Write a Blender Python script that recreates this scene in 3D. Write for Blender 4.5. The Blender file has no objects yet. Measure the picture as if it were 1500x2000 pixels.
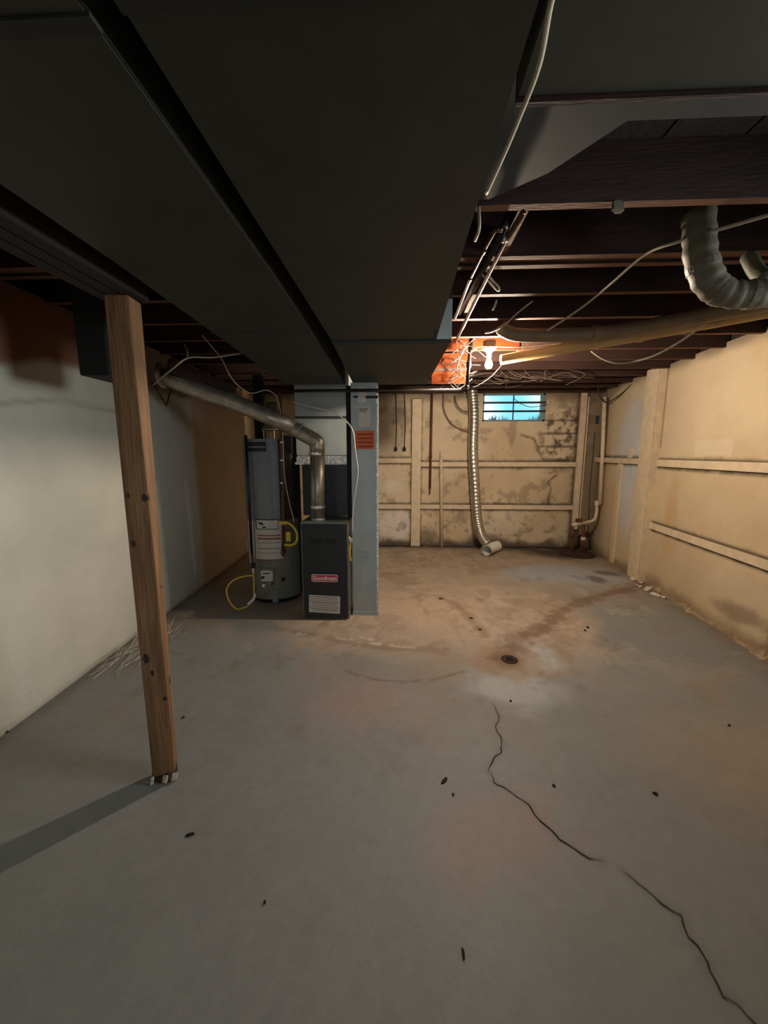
import bpy, bmesh, math, random
import numpy as np
from mathutils import Vector, Matrix

# ---------------------------------------------------------------- camera, world, lights, exposure
S = bpy.context.scene
COL = S.collection
CAM_H = 1.5; FPX = 750.0
PITCH = math.atan(115/750); YAW = math.atan(35/750*math.cos(PITCH))
cd = bpy.data.cameras.new('camera'); cam = bpy.data.objects.new('camera', cd); COL.objects.link(cam)
cam.location = (0, 0, CAM_H); cam.rotation_euler = (math.pi/2-PITCH, 0, YAW)
cd.sensor_fit = 'VERTICAL'; cd.sensor_height = 24.0; cd.lens = FPX/2000*24.0; cd.clip_start = 0.02
S.camera = cam
S.view_settings.view_transform = 'Standard'; S.view_settings.look = 'None'
S.view_settings.gamma = 1.0; S.view_settings.use_curve_mapping = False
S.view_settings.exposure = 0.0

w = bpy.data.worlds.new('sky'); S.world = w; w.use_nodes = True
bg = w.node_tree.nodes['Background']
bg.inputs[1].default_value = 1.9
_wt = w.node_tree; _n = _wt.nodes.new('ShaderNodeTexNoise'); _n.inputs['Scale'].default_value = 9; _r = _wt.nodes.new('ShaderNodeValToRGB')
_tc = _wt.nodes.new('ShaderNodeTexCoord'); _wt.links.new(_tc.outputs['Generated'], _n.inputs['Vector'])
_r.color_ramp.elements[0].position = .42; _r.color_ramp.elements[1].position = .6
_r.color_ramp.elements[0].color = (.16, .48, .62, 1); _r.color_ramp.elements[1].color = (.85, .95, 1.0, 1)
_wt.links.new(_n.outputs['Fac'], _r.inputs[0]); _wt.links.new(_r.outputs[0], bg.inputs[0])

def area_light(name, loc, rot, sx, sy, power, color, spread=180):
    ld = bpy.data.lights.new(name, 'AREA'); ld.shape = 'RECTANGLE'; ld.size = sx; ld.size_y = sy
    ld.energy = power; ld.color = color
    ld.spread = math.radians(spread)
    o = bpy.data.objects.new(name, ld); COL.objects.link(o); o.location = loc; o.rotation_euler = rot
    return o
# daylight through the basement window in the right wall (outside the frame), then an added fill light behind the camera
area_light('window_daylight', (2.49, 1.09, 1.9), (0, math.radians(86), 0), 0.56, 0.80, 13.5, (0.90, 0.96, 1.0), 76)
area_light('rear_fill_light', (0.3, -1.62, 1.15), (math.radians(87), 0, 0), 0.9, 1.5, 4.4, (0.86, 0.94, 1.0), 62)  # added cool fill from behind the camera, no doorway is built
BULB = (0.705, 3.33, 2.235)

_b, _a = PITCH, YAW
FW = Vector((-math.sin(_a)*math.cos(_b), math.cos(_a)*math.cos(_b), -math.sin(_b)))
RT = Vector((math.cos(_a), math.sin(_a), 0)); UP = RT.cross(FW)
CP = Vector((0, 0, CAM_H))
def ray(px, py): return FW + RT*((px-750)/FPX) - UP*((py-1000)/FPX)
def onz(px, py, z=0.0): d = ray(px, py); return CP + d*((z-CAM_H)/d.z)
def ony(px, py, y): d = ray(px, py); return CP + d*(y/d.y)
def onplane(px, py, p0, n):
    d = ray(px, py); n = Vector(n); return CP + d*((Vector(p0)-CP).dot(n)/d.dot(n))

# ---------------------------------------------------------------- materials
def lin(c):
    f = lambda v: v/12.92 if v <= .04045 else ((v+.055)/1.055)**2.4
    return tuple(f(x/255) for x in c)+(1,)
def mat(name, rgb, rough=0.6, metal=0.0, var=0.25, scale=8.0, bump=0.0, bscale=None, attr=False, stretch=None, rgb2=None, emit=None, spec=None, detail=6):
    m = bpy.data.materials.new(name); m.use_nodes = True
    nt = m.node_tree; N = nt.nodes; L = nt.links; b = N['Principled BSDF']
    tc = N.new('ShaderNodeTexCoord'); mp = N.new('ShaderNodeMapping'); L.new(tc.outputs['Object'], mp.inputs[0])
    if stretch: mp.inputs['Scale'].default_value = stretch
    nz = N.new('ShaderNodeTexNoise'); nz.inputs['Scale'].default_value = scale; nz.inputs['Detail'].default_value = detail
    nz.inputs['Roughness'].default_value = 0.62
    L.new(mp.outputs[0], nz.inputs['Vector'])
    c = lin(rgb); c2 = lin(rgb2) if rgb2 else tuple(x*(1-var) for x in c[:3])+(1,)
    c1 = c if rgb2 else tuple(min(1, x*(1+var)) for x in c[:3])+(1,)
    rp = N.new('ShaderNodeValToRGB'); rp.color_ramp.elements[0].position = .32; rp.color_ramp.elements[1].position = .68
    rp.color_ramp.elements[0].color = c2; rp.color_ramp.elements[1].color = c1
    L.new(nz.outputs['Fac'], rp.inputs[0])
    out = rp.outputs[0]
    if attr:
        at = N.new('ShaderNodeAttribute'); at.attribute_name = 'Col'
        mx = N.new('ShaderNodeMix'); mx.data_type = 'RGBA'; mx.blend_type = 'MULTIPLY'; mx.inputs[0].default_value = 1
        L.new(out, mx.inputs[6]); L.new(at.outputs['Color'], mx.inputs[7]); out = mx.outputs[2]
    L.new(out, b.inputs['Base Color'])
    b.inputs['Roughness'].default_value = rough; b.inputs['Metallic'].default_value = metal
    if spec is not None: b.inputs['Specular IOR Level'].default_value = spec
    if bump:
        n2 = N.new('ShaderNodeTexNoise'); n2.inputs['Scale'].default_value = bscale or scale*4; n2.inputs['Detail'].default_value = 5
        L.new(mp.outputs[0], n2.inputs['Vector'])
        bp = N.new('ShaderNodeBump'); bp.inputs['Strength'].default_value = bump; bp.inputs['Distance'].default_value = 0.01
        L.new(n2.outputs['Fac'], bp.inputs['Height']); L.new(bp.outputs[0], b.inputs['Normal'])
    if emit:
        b.inputs['Emission Color'].default_value = tuple(emit[0])+(1,); b.inputs['Emission Strength'].default_value = emit[1]
    return m
M = {}
M['floor'] = mat('painted_concrete_floor', (255,255,255), rough=.6, var=.08, scale=22, bump=.10, bscale=60, attr=True)
M['wall'] = mat('painted_masonry', (255,255,255), rough=.85, var=.05, scale=9, bump=.5, bscale=26, attr=True)
M['board'] = mat('painted_board', (208,188,158), rough=.7, var=.12, scale=10, bump=.3, stretch=(1,1,1))
M['boardedge'] = mat('dirty_joint', (52,40,30), rough=.95, var=.3, scale=30)
M['joist'] = mat('old_joist_wood', (48,25,16), rough=.85, var=.35, scale=14, bump=.4, stretch=(.25,2,2))  # darker copy of the joist wood, shade on the sides put into colour
M['joistlit'] = mat('lit_joist_underside', (106,64,38), rough=.8, var=.3, scale=14, bump=.3, stretch=(.25,2,2))  # lighter copy, light on the joist undersides put into colour
M['subfloor'] = mat('subfloor_boards', (40,22,15), rough=.9, var=.35, scale=10, bump=.4)
M['post'] = mat('post_wood', (134,98,62), rough=.75, scale=5, bump=.35, stretch=(6,6,.5), rgb2=(90,62,38))
M['knot'] = mat('wood_knot', (52,26,18), rough=.8, var=.3, scale=50)
M['beam'] = mat('beam_wood', (32,20,14), rough=.9, scale=8, bump=.4, stretch=(3,.4,3), var=.35)
M['duct'] = mat('galvanised_duct', (62,63,55), rough=.62, metal=.55, var=.14, scale=5, bump=.05, bscale=6)
M['ductd'] = mat('dark_duct_metal', (48,50,48), rough=.7, metal=.4, var=.14, scale=5)  # darker duct metal for cleats, seams and the takeoff panel
M['chase'] = mat('galvanised_chase', (160,168,166), rough=.5, metal=.25, var=.10, scale=6, bump=.05, bscale=8)
M['foil'] = mat('foil_tape', (205,200,195), rough=.28, metal=.9, var=.25, scale=30, bump=1.0, bscale=45)
M['flue'] = mat('flue_pipe', (160,152,136), rough=.42, metal=.75, var=.22, scale=18, bump=.12, bscale=30)
M['flex'] = mat('flex_duct_metal', (196,188,172), rough=.32, metal=.85, var=.15, scale=20)
M['black'] = mat('black_enamel', (24,26,26), rough=.55, var=.12, scale=10)
M['casing'] = mat('grey_casing', (120,122,116), rough=.45, metal=.4, var=.1, scale=8)
M['deep'] = mat('deep_black', (14,14,15), rough=.8, var=.1)
M['heater'] = mat('heater_grey', (112,118,122), rough=.5, var=.10, scale=9)
M['heaterlow'] = mat('heater_base', (112,112,98), rough=.5, var=.14, scale=12)
M['darkbrown'] = mat('heater_jacket_and_shade', (52,46,38), rough=.7, var=.2, scale=9)
M['paper'] = mat('label_paper', (196,190,182), rough=.7, var=.06, scale=20)
M['ink'] = mat('ink', (34,32,34), rough=.7, var=.1)
M['redink'] = mat('red_ink', (140,60,52), rough=.7, var=.2, scale=40)
M['red'] = mat('badge_red', (196,36,62), rough=.45, var=.04)
M['white'] = mat('white_plastic', (225,222,214), rough=.45, var=.05)
M['dirtywhite'] = mat('dirty_white_duct', (104,99,82), rough=.55, var=.18, scale=9, bump=.4, bscale=20)
M['orange'] = mat('orange_sticker', (206,92,34), rough=.6, var=.2, scale=60)
M['yellow'] = mat('yellow_coating', (214,178,64), rough=.45, var=.12, scale=30)
M['rust'] = mat('rusty_pipe', (98,56,40), rough=.75, metal=.2, var=.35, scale=30, bump=.3)
M['blackpipe'] = mat('black_iron_pipe', (44,38,36), rough=.35, metal=.5, var=.25, scale=20)
M['lumber'] = mat('newer_orange_lumber', (84,36,14), rough=.9, spec=.08, var=.25, scale=12, bump=.3, stretch=(.3,2,2))  # orange panel wood, also carries bulb light on a joist face
M['copper'] = mat('copper_pipe', (96,70,56), rough=.28, metal=.9, var=.3, scale=20)
M['tan'] = mat('tan_painted_pipe', (190,156,104), rough=.5, var=.14, scale=8)
M['tanb'] = mat('brown_grey_pipe', (128,106,80), rough=.55, var=.18, scale=8)
M['wire'] = mat('pale_cable', (172,160,138), rough=.5, var=.12, scale=20)
M['wired'] = mat('dark_cable', (40,34,30), rough=.6, var=.2, scale=20)
M['cream'] = mat('cream_pipe_paint', (206,188,160), rough=.55, var=.16, scale=14, bump=.2)
M['dirt'] = mat('dirt', (46,36,28), rough=.95, var=.4, scale=40, bump=.5)
M['leaf'] = mat('outdoor_ground', (92,104,84), rough=.95, var=.5, scale=14)
M['frame'] = mat('window_frame_blue_grey', (120,134,140), rough=.6, var=.15)
M['porc'] = mat('porcelain', (230,214,180), rough=.35, var=.04)
M['box'] = mat('steel_box', (120,112,98), rough=.45, metal=.6, var=.2)
M['straw'] = mat('dry_strands', (186,178,158), rough=.7, var=.25, scale=30)
M['plaster'] = mat('crumbled_plaster', (214,202,184), rough=.9, var=.2, scale=20, bump=.8)
M['curb'] = mat('rough_curb_cement', (158,136,108), rough=.9, var=.35, scale=12, bump=.8)
M['wiremid'] = mat('dusty_wire', (104,92,78), rough=.7, var=.2, scale=20)
M['bulb'] = mat('lit_bulb', (255,240,220), emit=((1.0, 0.82, 0.63), 3900.0), var=0)
gl = bpy.data.materials.new('window_glass'); gl.use_nodes = True
g = gl.node_tree.nodes['Principled BSDF']; g.inputs['Base Color'].default_value = (.86,.95,.98,1); g.inputs['Roughness'].default_value = .25
g.inputs['Transmission Weight'].default_value = 1.0; g.inputs['IOR'].default_value = 1.1; M['glass'] = gl

# ---------------------------------------------------------------- helpers
def obj(name, bm, m, parent=None, smooth=False, bevel=0.0, label=None, kind=None):
    me = bpy.data.meshes.new(name)
    if bevel > 0:
        es = [e for e in bm.edges if len(e.link_faces) == 2 and e.calc_face_angle(0) > .6]
        bmesh.ops.bevel(bm, geom=es, offset=bevel, segments=2, affect='EDGES', clamp_overlap=True)
    bmesh.ops.recalc_face_normals(bm, faces=bm.faces[:])
    bm.to_mesh(me); bm.free()
    for mm in (m if isinstance(m, (list, tuple)) else [m]): me.materials.append(M[mm] if isinstance(mm, str) else mm)
    if smooth:
        for p in me.polygons: p.use_smooth = True
    o = bpy.data.objects.new(name, me); COL.objects.link(o)
    if parent is not None: o.parent = parent
    if label: o['label'] = label
    if kind: o['kind'] = kind
    return o
def tag(o, label, cat, group=None, kind=None):
    o['label'] = label; o['category'] = cat
    if group: o['group'] = group
    if kind: o['kind'] = kind
    return o
def thing(name, label, cat, loc=(0,0,0), group=None):
    o = bpy.data.objects.new(name, None); COL.objects.link(o); o.empty_display_size = .05; o.location = loc
    return tag(o, label, cat, group)
def part(name, bm, m, t, **k):      # geometry given in world space, parented to the Empty t (no rotation)
    bmesh.ops.translate(bm, verts=bm.verts, vec=-t.location)
    return obj(name, bm, m, t, **k)
def sub(name, bm, m, p, **k):       # world-space geometry under a part
    root = p.parent if p.parent else p
    bmesh.ops.translate(bm, verts=bm.verts, vec=-root.location)
    return obj(name, bm, m, p, **k)
def single(name, bm, m, label, cat, org, group=None, **k):
    bmesh.ops.translate(bm, verts=bm.verts, vec=-Vector(org))
    o = obj(name, bm, m, None, **k); o.location = org
    return tag(o, label, cat, group)
def box(x0, x1, y0, y1, z0, z1, bm=None):
    bm = bm or bmesh.new()
    r = bmesh.ops.create_cube(bm, size=1.0)
    for v in r['verts']:
        v.co = Vector(((x0+x1)/2+v.co.x*(x1-x0), (y0+y1)/2+v.co.y*(y1-y0), (z0+z1)/2+v.co.z*(z1-z0)))
    return bm
def prism(pts, z0, z1, bm=None):    # polygon in xy extruded in z
    bm = bm or bmesh.new()
    a = [bm.verts.new((p[0], p[1], z0)) for p in pts]; b = [bm.verts.new((p[0], p[1], z1)) for p in pts]
    n = len(pts); bm.faces.new(a[::-1]); bm.faces.new(b)
    for i in range(n): bm.faces.new((a[i], a[(i+1)%n], b[(i+1)%n], b[i]))
    return bm
def obox(c, ux, uy, uz, bm=None):   # box from centre and three half-vectors
    bm = bm or bmesh.new(); c = Vector(c); ux, uy, uz = Vector(ux), Vector(uy), Vector(uz)
    r = bmesh.ops.create_cube(bm, size=2.0)
    for v in r['verts']: v.co = c+ux*v.co.x+uy*v.co.y+uz*v.co.z
    return bm
def bar(p, q, w, h, bm=None, up=(0,0,1)):
    p, q = Vector(p), Vector(q); d = (q-p); n = d.normalized(); u = Vector(up)
    s = n.cross(u).normalized(); u = s.cross(n).normalized()
    return obox((p+q)/2, d/2, s*w/2, u*h/2, bm)
def spline(pts, n=8):
    P = [Vector(p) for p in pts]
    if len(P) < 3: return P
    P = [P[0]*2-P[1]]+P+[P[-1]*2-P[-2]]; out = []
    for i in range(1, len(P)-2):
        a, b, c, d = P[i-1:i+3]
        for k in range(n):
            t = k/n
            out.append(.5*((2*b)+(c-a)*t+(2*a-5*b+4*c-d)*t*t+(3*b-a-3*c+d)*t**3))
    out.append(P[-2]); return out
def tube(pts, r, seg=8, bm=None, cap=True, rf=None):
    bm = bm or bmesh.new(); P = [Vector(p) for p in pts]; rings = []
    t0 = (P[1]-P[0]).normalized(); u = t0.orthogonal().normalized()
    for i, p in enumerate(P):
        t = (P[min(i+1, len(P)-1)]-P[max(i-1, 0)]).normalized()
        u = (u-t*u.dot(t)).normalized(); v = t.cross(u)
        rr = rf(i/(len(P)-1)) if rf else r
        rings.append([bm.verts.new(p+(u*math.cos(2*math.pi*k/seg)+v*math.sin(2*math.pi*k/seg))*rr) for k in range(seg)])
    for i in range(len(rings)-1):
        for k in range(seg): bm.faces.new((rings[i][k], rings[i][(k+1)%seg], rings[i+1][(k+1)%seg], rings[i+1][k]))
    if cap: bm.faces.new(rings[0][::-1]); bm.faces.new(rings[-1])
    return bm
def ring(c, axis, r, rt, bm=None, seg=16):   # short collar around an axis
    c = Vector(c); a = Vector(axis).normalized()
    return tube([c-a*rt, c+a*rt], r, seg, bm)
def lathe(prof, c, seg=24, bm=None, a0=0, a1=2*math.pi):  # prof (r,z) about vertical axis through c
    bm = bm or bmesh.new(); full = abs(a1-a0-2*math.pi) < 1e-6; n = seg if full else seg+1; R = []
    for (r, z) in prof:
        R.append([bm.verts.new((c[0]+r*math.cos(a0+(a1-a0)*k/seg), c[1]+r*math.sin(a0+(a1-a0)*k/seg), c[2]+z)) for k in range(n)])
    for i in range(len(R)-1):
        for k in range(seg):
            k2 = (k+1) % n; bm.faces.new((R[i][k], R[i][k2], R[i+1][k2], R[i+1][k]))
    if full:
        if prof[0][0] > 1e-4: bm.faces.new(R[0][::-1])
        if prof[-1][0] > 1e-4: bm.faces.new(R[-1])
    return bm
def arcband(c, r, t, z0, z1, a0, a1, n=10, bm=None):  # thin curved plate hugging a cylinder
    bm = bm or bmesh.new(); V = []
    for k in range(n+1):
        a = a0+(a1-a0)*k/n; cc, ss = math.cos(a), math.sin(a)
        V.append([bm.verts.new((c[0]+rr*cc, c[1]+rr*ss, z)) for rr, z in ((r, z0), (r+t, z0), (r+t, z1), (r, z1))])
    for k in range(n):
        for j in range(4): bm.faces.new((V[k][j], V[k][(j+1)%4], V[k+1][(j+1)%4], V[k+1][j]))
    bm.faces.new(V[0]); bm.faces.new(V[-1][::-1]); return bm
def cable(name, pts, r, m, label, group=None, smooth=True, cat='cable', seg=6, n=8):
    p = spline(pts, n) if smooth else [Vector(q) for q in pts]
    return single(name, tube(p, r, seg), m, label, cat, p[0], group, smooth=True)

# numpy value noise
def vnoise(x, y, seed=0):
    xi = np.floor(x).astype(np.int64); yi = np.floor(y).astype(np.int64); fx = x-xi; fy = y-yi
    fx = fx*fx*(3-2*fx); fy = fy*fy*(3-2*fy)
    def h(a, b):
        n = (a*374761393+b*668265263+seed*974711) & 0xffffffff
        n = ((n ^ (n >> 13))*1274126177) & 0xffffffff
        return ((n ^ (n >> 16)) & 0xffff)/65535.0
    return (h(xi,yi)*(1-fx)+h(xi+1,yi)*fx)*(1-fy)+(h(xi,yi+1)*(1-fx)+h(xi+1,yi+1)*fx)*fy
def fbm(x, y, s, o=4, seed=0):
    t = 0; a = 1; w_ = 0
    for i in range(o): t = t+a*vnoise(x*s, y*s, seed+i*7); w_ += a; a *= .55; s *= 2.1
    return t/w_
def sm(a, b, x): t = np.clip((x-a)/(b-a), 0, 1); return t*t*(3-2*t)
def blob(x, y, cx, cy, rx, ry, soft=.5, ang=0, wob=0, seed=1):
    c, s = math.cos(ang), math.sin(ang); dx = x-cx; dy = y-cy
    u = (dx*c+dy*s)/rx; v = (-dx*s+dy*c)/ry; d = np.sqrt(u*u+v*v)
    if wob: d = d+(fbm(x, y, 2.2/max(rx, ry), 4, seed)-.5)*wob
    return 1-sm(1-soft, 1+soft*.4, d)
def segdist(x, y, pts):
    d = np.full_like(x, 1e9)
    for (ax, ay), (bx_, by_) in zip(pts[:-1], pts[1:]):
        vx, vy = bx_-ax, by_-ay; L2 = vx*vx+vy*vy+1e-12
        t = np.clip(((x-ax)*vx+(y-ay)*vy)/L2, 0, 1)
        d = np.minimum(d, np.hypot(x-ax-t*vx, y-ay-t*vy))
    return d
def mixc(c, col, f): return c*(1-f[..., None])+np.array(lin(col)[:3])*f[..., None]
def surface(name, p0, U, V, lu, lv, step, colfn, m, disp=None, thick=.12, hole=None, label=''):
    # grid surface from p0 along unit vectors U, V; a slab of the given thickness stands behind it
    p0, U, V = Vector(p0), Vector(U).normalized(), Vector(V).normalized(); Nn = U.cross(V)
    def axis(L, extra):
        a = list(np.linspace(0, L, max(2, int(L/step)+1)))
        for e in extra: a = [q for q in a if abs(q-e) > step*.4]+[e]
        return np.array(sorted(a))
    ex = ([hole[0], hole[1]], [hole[2], hole[3]]) if hole else ([], [])
    us = axis(lu, ex[0]); vs = axis(lv, ex[1]); nu, nv = len(us), len(vs)
    Ug, Vg = np.meshgrid(us, vs, indexing='ij'); c = colfn(Ug, Vg)
    h = disp(Ug, Vg) if disp else np.zeros_like(Ug)
    edge = np.minimum(np.minimum(Ug, lu-Ug), np.minimum(Vg, lv-Vg)); h = h*(edge > 1e-4)
    if hole: h = h*~((Ug > hole[0]-.03) & (Ug < hole[1]+.03) & (Vg > hole[2]-.03) & (Vg < hole[3]+.03))
    A = np.array(p0)[None, None]+Ug[..., None]*np.array(U)+Vg[..., None]*np.array(V)+h[..., None]*np.array(Nn)
    vt = A.reshape(-1, 3); idx = np.arange(nu*nv).reshape(nu, nv)
    q = np.stack([idx[:-1, :-1], idx[1:, :-1], idx[1:, 1:], idx[:-1, 1:]], -1)
    if hole:
        cu = (us[:-1]+us[1:])/2; cv = (vs[:-1]+vs[1:])/2
        keep = ~(((cu > hole[0]) & (cu < hole[1]))[:, None] & ((cv > hole[2]) & (cv < hole[3]))[None, :]); q = q[keep]
    q = q.reshape(-1, 4); base = len(vt)
    # slab behind: outer rectangle (and hole) side walls and back
    def rect(a0, a1, b0, b1, t): return [p0+U*a+V*b-Nn*t for a, b in ((a0, b0), (a1, b0), (a1, b1), (a0, b1))]
    ex_v = []; ex_f = []
    def loop(r, hole_=False):
        f = rect(*r, 0); bk = rect(*r, thick); s = base+len(ex_v); ex_v.extend(f+bk)
        for i in range(4): j = (i+1) % 4; ex_f.append((s+i, s+4+i, s+4+j, s+j) if not hole_ else (s+i, s+j, s+4+j, s+4+i))
        return s+4
    o_ = loop((0, lu, 0, lv))
    if hole:
        i_ = loop(hole, True)
        for i in range(4): j = (i+1) % 4; ex_f.append((o_+i, i_+i, i_+j, o_+j))
    else: ex_f.append((o_, o_+3, o_+2, o_+1))
    allv = np.concatenate([vt, np.array([tuple(v) for v in ex_v])])
    me = bpy.data.meshes.new(name); me.from_pydata(allv.tolist(), [], q.tolist()+ex_f)
    at = me.color_attributes.new('Col', 'FLOAT_COLOR', 'POINT')
    cc = np.ones((len(allv), 4)); cc[:base, :3] = c.reshape(-1, 3); cc[base:, :3] = c.reshape(-1, 3).mean(0)
    at.data.foreach_set('color', cc.ravel()); me.materials.append(M[m])
    me.polygons.foreach_set('use_smooth', [True]*len(q)+[False]*len(ex_f)); me.update()
    o = bpy.data.objects.new(name, me); COL.objects.link(o); o['kind'] = 'structure'; o['label'] = label
    return o

# ---------------------------------------------------------------- room shell
YB = 6.18; YF = -1.7; ZC = 2.62
LX = lambda y: -2.04-.052*y
RX = lambda y: 2.69+.095*(y-2.7)
# floor
FX0, FX1 = -2.45, 3.12
scuffs = [((-.95, 3.02), (-.2, 2.86), (.1, 2.80)), ((-.72, 2.98), (-.55, 2.93)), ((-.33, 2.97), (-.2, 2.90))]
arc = [(onz(x, y).x, onz(x, y).y) for x, y in ((660,1303),(700,1320),(740,1329),(790,1332),(850,1327),(905,1312))]
crackA = [(onz(x, y).x, onz(x, y).y) for x, y in ((963,1375),(975,1400),(968,1425),(981,1445),(978,1468),(958,1492),(953,1508))]
crackB = [(onz(x, y).x, onz(x, y).y) for x, y in ((955,1508),(966,1528),(1000,1550),(1032,1572),(1050,1598),(1092,1640),(1120,1656),(1150,1675),(1178,1682))]
crackC = [(onz(x, y).x, onz(x, y).y) for x, y in ((1212,1697),(1245,1725),(1290,1762),(1328,1788),(1345,1830),(1375,1868),(1385,1895),(1412,1945),(1440,1965),(1475,2002),(1500,2040))]
stain = [(onz(x, y).x, onz(x, y).y) for x, y in ((1000,1268),(1010,1250),(1050,1232),(1075,1222),(1085,1195),(1140,1172),(1230,1150),(1262,1138))]
streakA = [(onz(x, y).x, onz(x, y).y) for x, y in ((862,1168),(890,1180),(920,1207),(945,1240))]
def floor_col(u, v):
    x = u+FX0; y = v+YF
    n1 = fbm(x, y, .9, 5, 3); n2 = fbm(x, y, 3.2, 5, 11); n3 = fbm(x, y, 9, 4, 23); n4 = fbm(x, y, 28, 3, 5)
    c = np.zeros(x.shape+(3,))+np.array(lin((128,130,128))[:3])
    tan = sm(.38, .62, n1*.55+n2*.25+.2*blob(x, y, .1, 3.9, 1.9, 2.0, .6))*sm(2.2, 3.2, y+.5*(n2-.5))
    c = mixc(c, (182,160,140), tan*.85)
    c = mixc(c, (178,158,136), sm(3.0, 5.0, y)*.7)  # worn tan, lifted towards the back to add to the bulb's falloff
    c = mixc(c, (128,112,98), sm(.56, .72, n2)*sm(1.2, 2.4, y)*.45)
    c = mixc(c, (160,140,120), blob(x, y, 1.9, 1.75, .9, .45, .8, .2, .8, 9)*.55)  # brown tint puts warm lamp light into the right side
    c = mixc(c, (148,120,112), blob(x, y, .42, 1.33, .28, .22, .6, .4, 1.2, 19)*.5)
    c = mixc(c, (160,134,126), blob(x, y, -.25, 2.2, .5, .35, .8, 0, 1.0, 29)*.45)
    c = mixc(c, (172,176,176), blob(x, y, .72, 2.32, .34, .24, .5, 0, .9, 31)*.75)
    c = mixc(c, (178,182,184), blob(x, y, 1.0, 2.72, .2, .22, .5, 0, .9, 33)*.7)
    c = mixc(c, (168,176,184), blob(x, y, 2.0, 4.75, .75, .45, .6, .1, .9, 35)*.8)
    c = mixc(c, (184,160,138), blob(x, y, .35, 3.55, .5, .45, .6, 0, .8, 37)*.6)
    # drain ring, stains
    d = np.hypot(x-.785, y-2.66)
    c = mixc(c, (58,34,28), (1-sm(.05, .17, d+.08*(n3-.5)))*.85)
    c = mixc(c, (60,38,30), blob(x, y, .70, 2.675, .07, .04, .6, 0, .8, 47)*.7)
    c = mixc(c, (152,116,84), (1-sm(.2, .32, d+.2*(n3-.5)))*.5)
    n5 = fbm(x, y, 6, 5, 61)
    ds = segdist(x, y, stain)+.22*(n5-.5)+.12*(n4-.5)
    c = mixc(c, (112,82,60), (1-sm(.0, .13, ds))*.72)
    da = segdist(x, y, streakA)+.10*(n3-.5)
    c = mixc(c, (118,92,68), (1-sm(.01, .07, da))*.5)
    dd = segdist(x, y, arc); c = mixc(c, (96,74,58), (1-sm(.004, .02, dd))*.6*sm(.3, .5, n3))
    for s_ in scuffs:
        ds = segdist(x, y, s_)
        c = mixc(c, (214,204,192), (1-sm(.005, .035, ds+.05*(n4-.5)))*sm(.45, .6, n4)*.85)
    dl = segdist(x, y, [(-1.1, 3.1), (-.2, 2.8), (.35, 2.78)]); c = mixc(c, (120,96,76), (1-sm(.01, .06, dl+.08*(n4-.5)))*.45)
    # dark dirt by the back wall, the sump and the side walls
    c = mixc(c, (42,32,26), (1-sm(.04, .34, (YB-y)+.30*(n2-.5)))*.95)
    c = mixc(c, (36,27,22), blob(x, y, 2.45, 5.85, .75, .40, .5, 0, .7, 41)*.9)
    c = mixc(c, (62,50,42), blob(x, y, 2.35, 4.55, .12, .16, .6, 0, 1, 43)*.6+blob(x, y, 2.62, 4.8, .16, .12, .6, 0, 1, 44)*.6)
    dr = (2.69+.095*(y-2.7))-x
    c = mixc(c, (120,104,88), (1-sm(.0, .25, dr+.2*(n3-.5)))*.55)
    c = mixc(c, (96,92,86), (1-sm(.0, .12, x-(-2.04-.052*y)+.1*(n3-.5)))*.5)
    vein = 1-np.abs(fbm(x, y, 3.0, 5, 71)-.5)*16; c = mixc(c, (112,88,68), np.clip(vein, 0, 1)*sm(.48, .6, n1)*sm(2.2, 3.0, y)*.30)
    c = mixc(c, (104,92,80), sm(.66, .78, n5)*sm(1.0, 2.5, y)*.35)
    c = mixc(c, (190,178,164), sm(.64, .76, fbm(x, y, 5, 5, 83))*sm(2.3, 3.0, y)*.30)
    sp = (n4 > .80)*.25; c = mixc(c, (70,60,52), sp*sm(1.5, 3.5, y))
    for cr in (crackA, crackB, crackC):
        c = mixc(c, (98,94,88), (1-sm(.0, .03, segdist(x, y, cr)))*.35)
    return c*(.84+.18*n2+.14*n4)[..., None]
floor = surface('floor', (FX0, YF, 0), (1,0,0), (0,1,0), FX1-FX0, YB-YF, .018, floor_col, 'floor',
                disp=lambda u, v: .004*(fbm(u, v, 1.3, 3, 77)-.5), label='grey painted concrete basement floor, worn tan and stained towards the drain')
def crack_ribbon(pts, w0, seed):
    rnd = random.Random(seed); P = []
    for (a, b) in zip(pts[:-1], pts[1:]):
        a, b = Vector(a), Vector(b); n = max(2, int((b-a).length/.02)); per = Vector((-(b-a).y, (b-a).x)).normalized()
        for k in range(n): P.append(a.lerp(b, k/n)+per*rnd.uniform(-.005, .005))
    P.append(Vector(pts[-1])); bm = bmesh.new(); prev = None
    for i, p in enumerate(P):
        t = (P[min(i+1, len(P)-1)]-P[max(0, i-1)]); t = t.normalized(); n = Vector((-t.y, t.x))
        w_ = w0*rnd.uniform(.5, 1.3)*min(1, (i+1)/4, (len(P)-i)/4)
        a = bm.verts.new((p.x+n.x*w_, p.y+n.y*w_, .003)); b = bm.verts.new((p.x-n.x*w_, p.y-n.y*w_, .003))
        if prev: bm.faces.new((prev[0], prev[1], b, a))
        prev = (a, b)
    return bm
for cr, w_, sd in ((crackA, .0026, 1), (crackB, .0026, 2), (crackC, .0024, 3)):
    obj('crack', crack_ribbon(cr, w_, sd), 'boardedge', floor)
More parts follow.
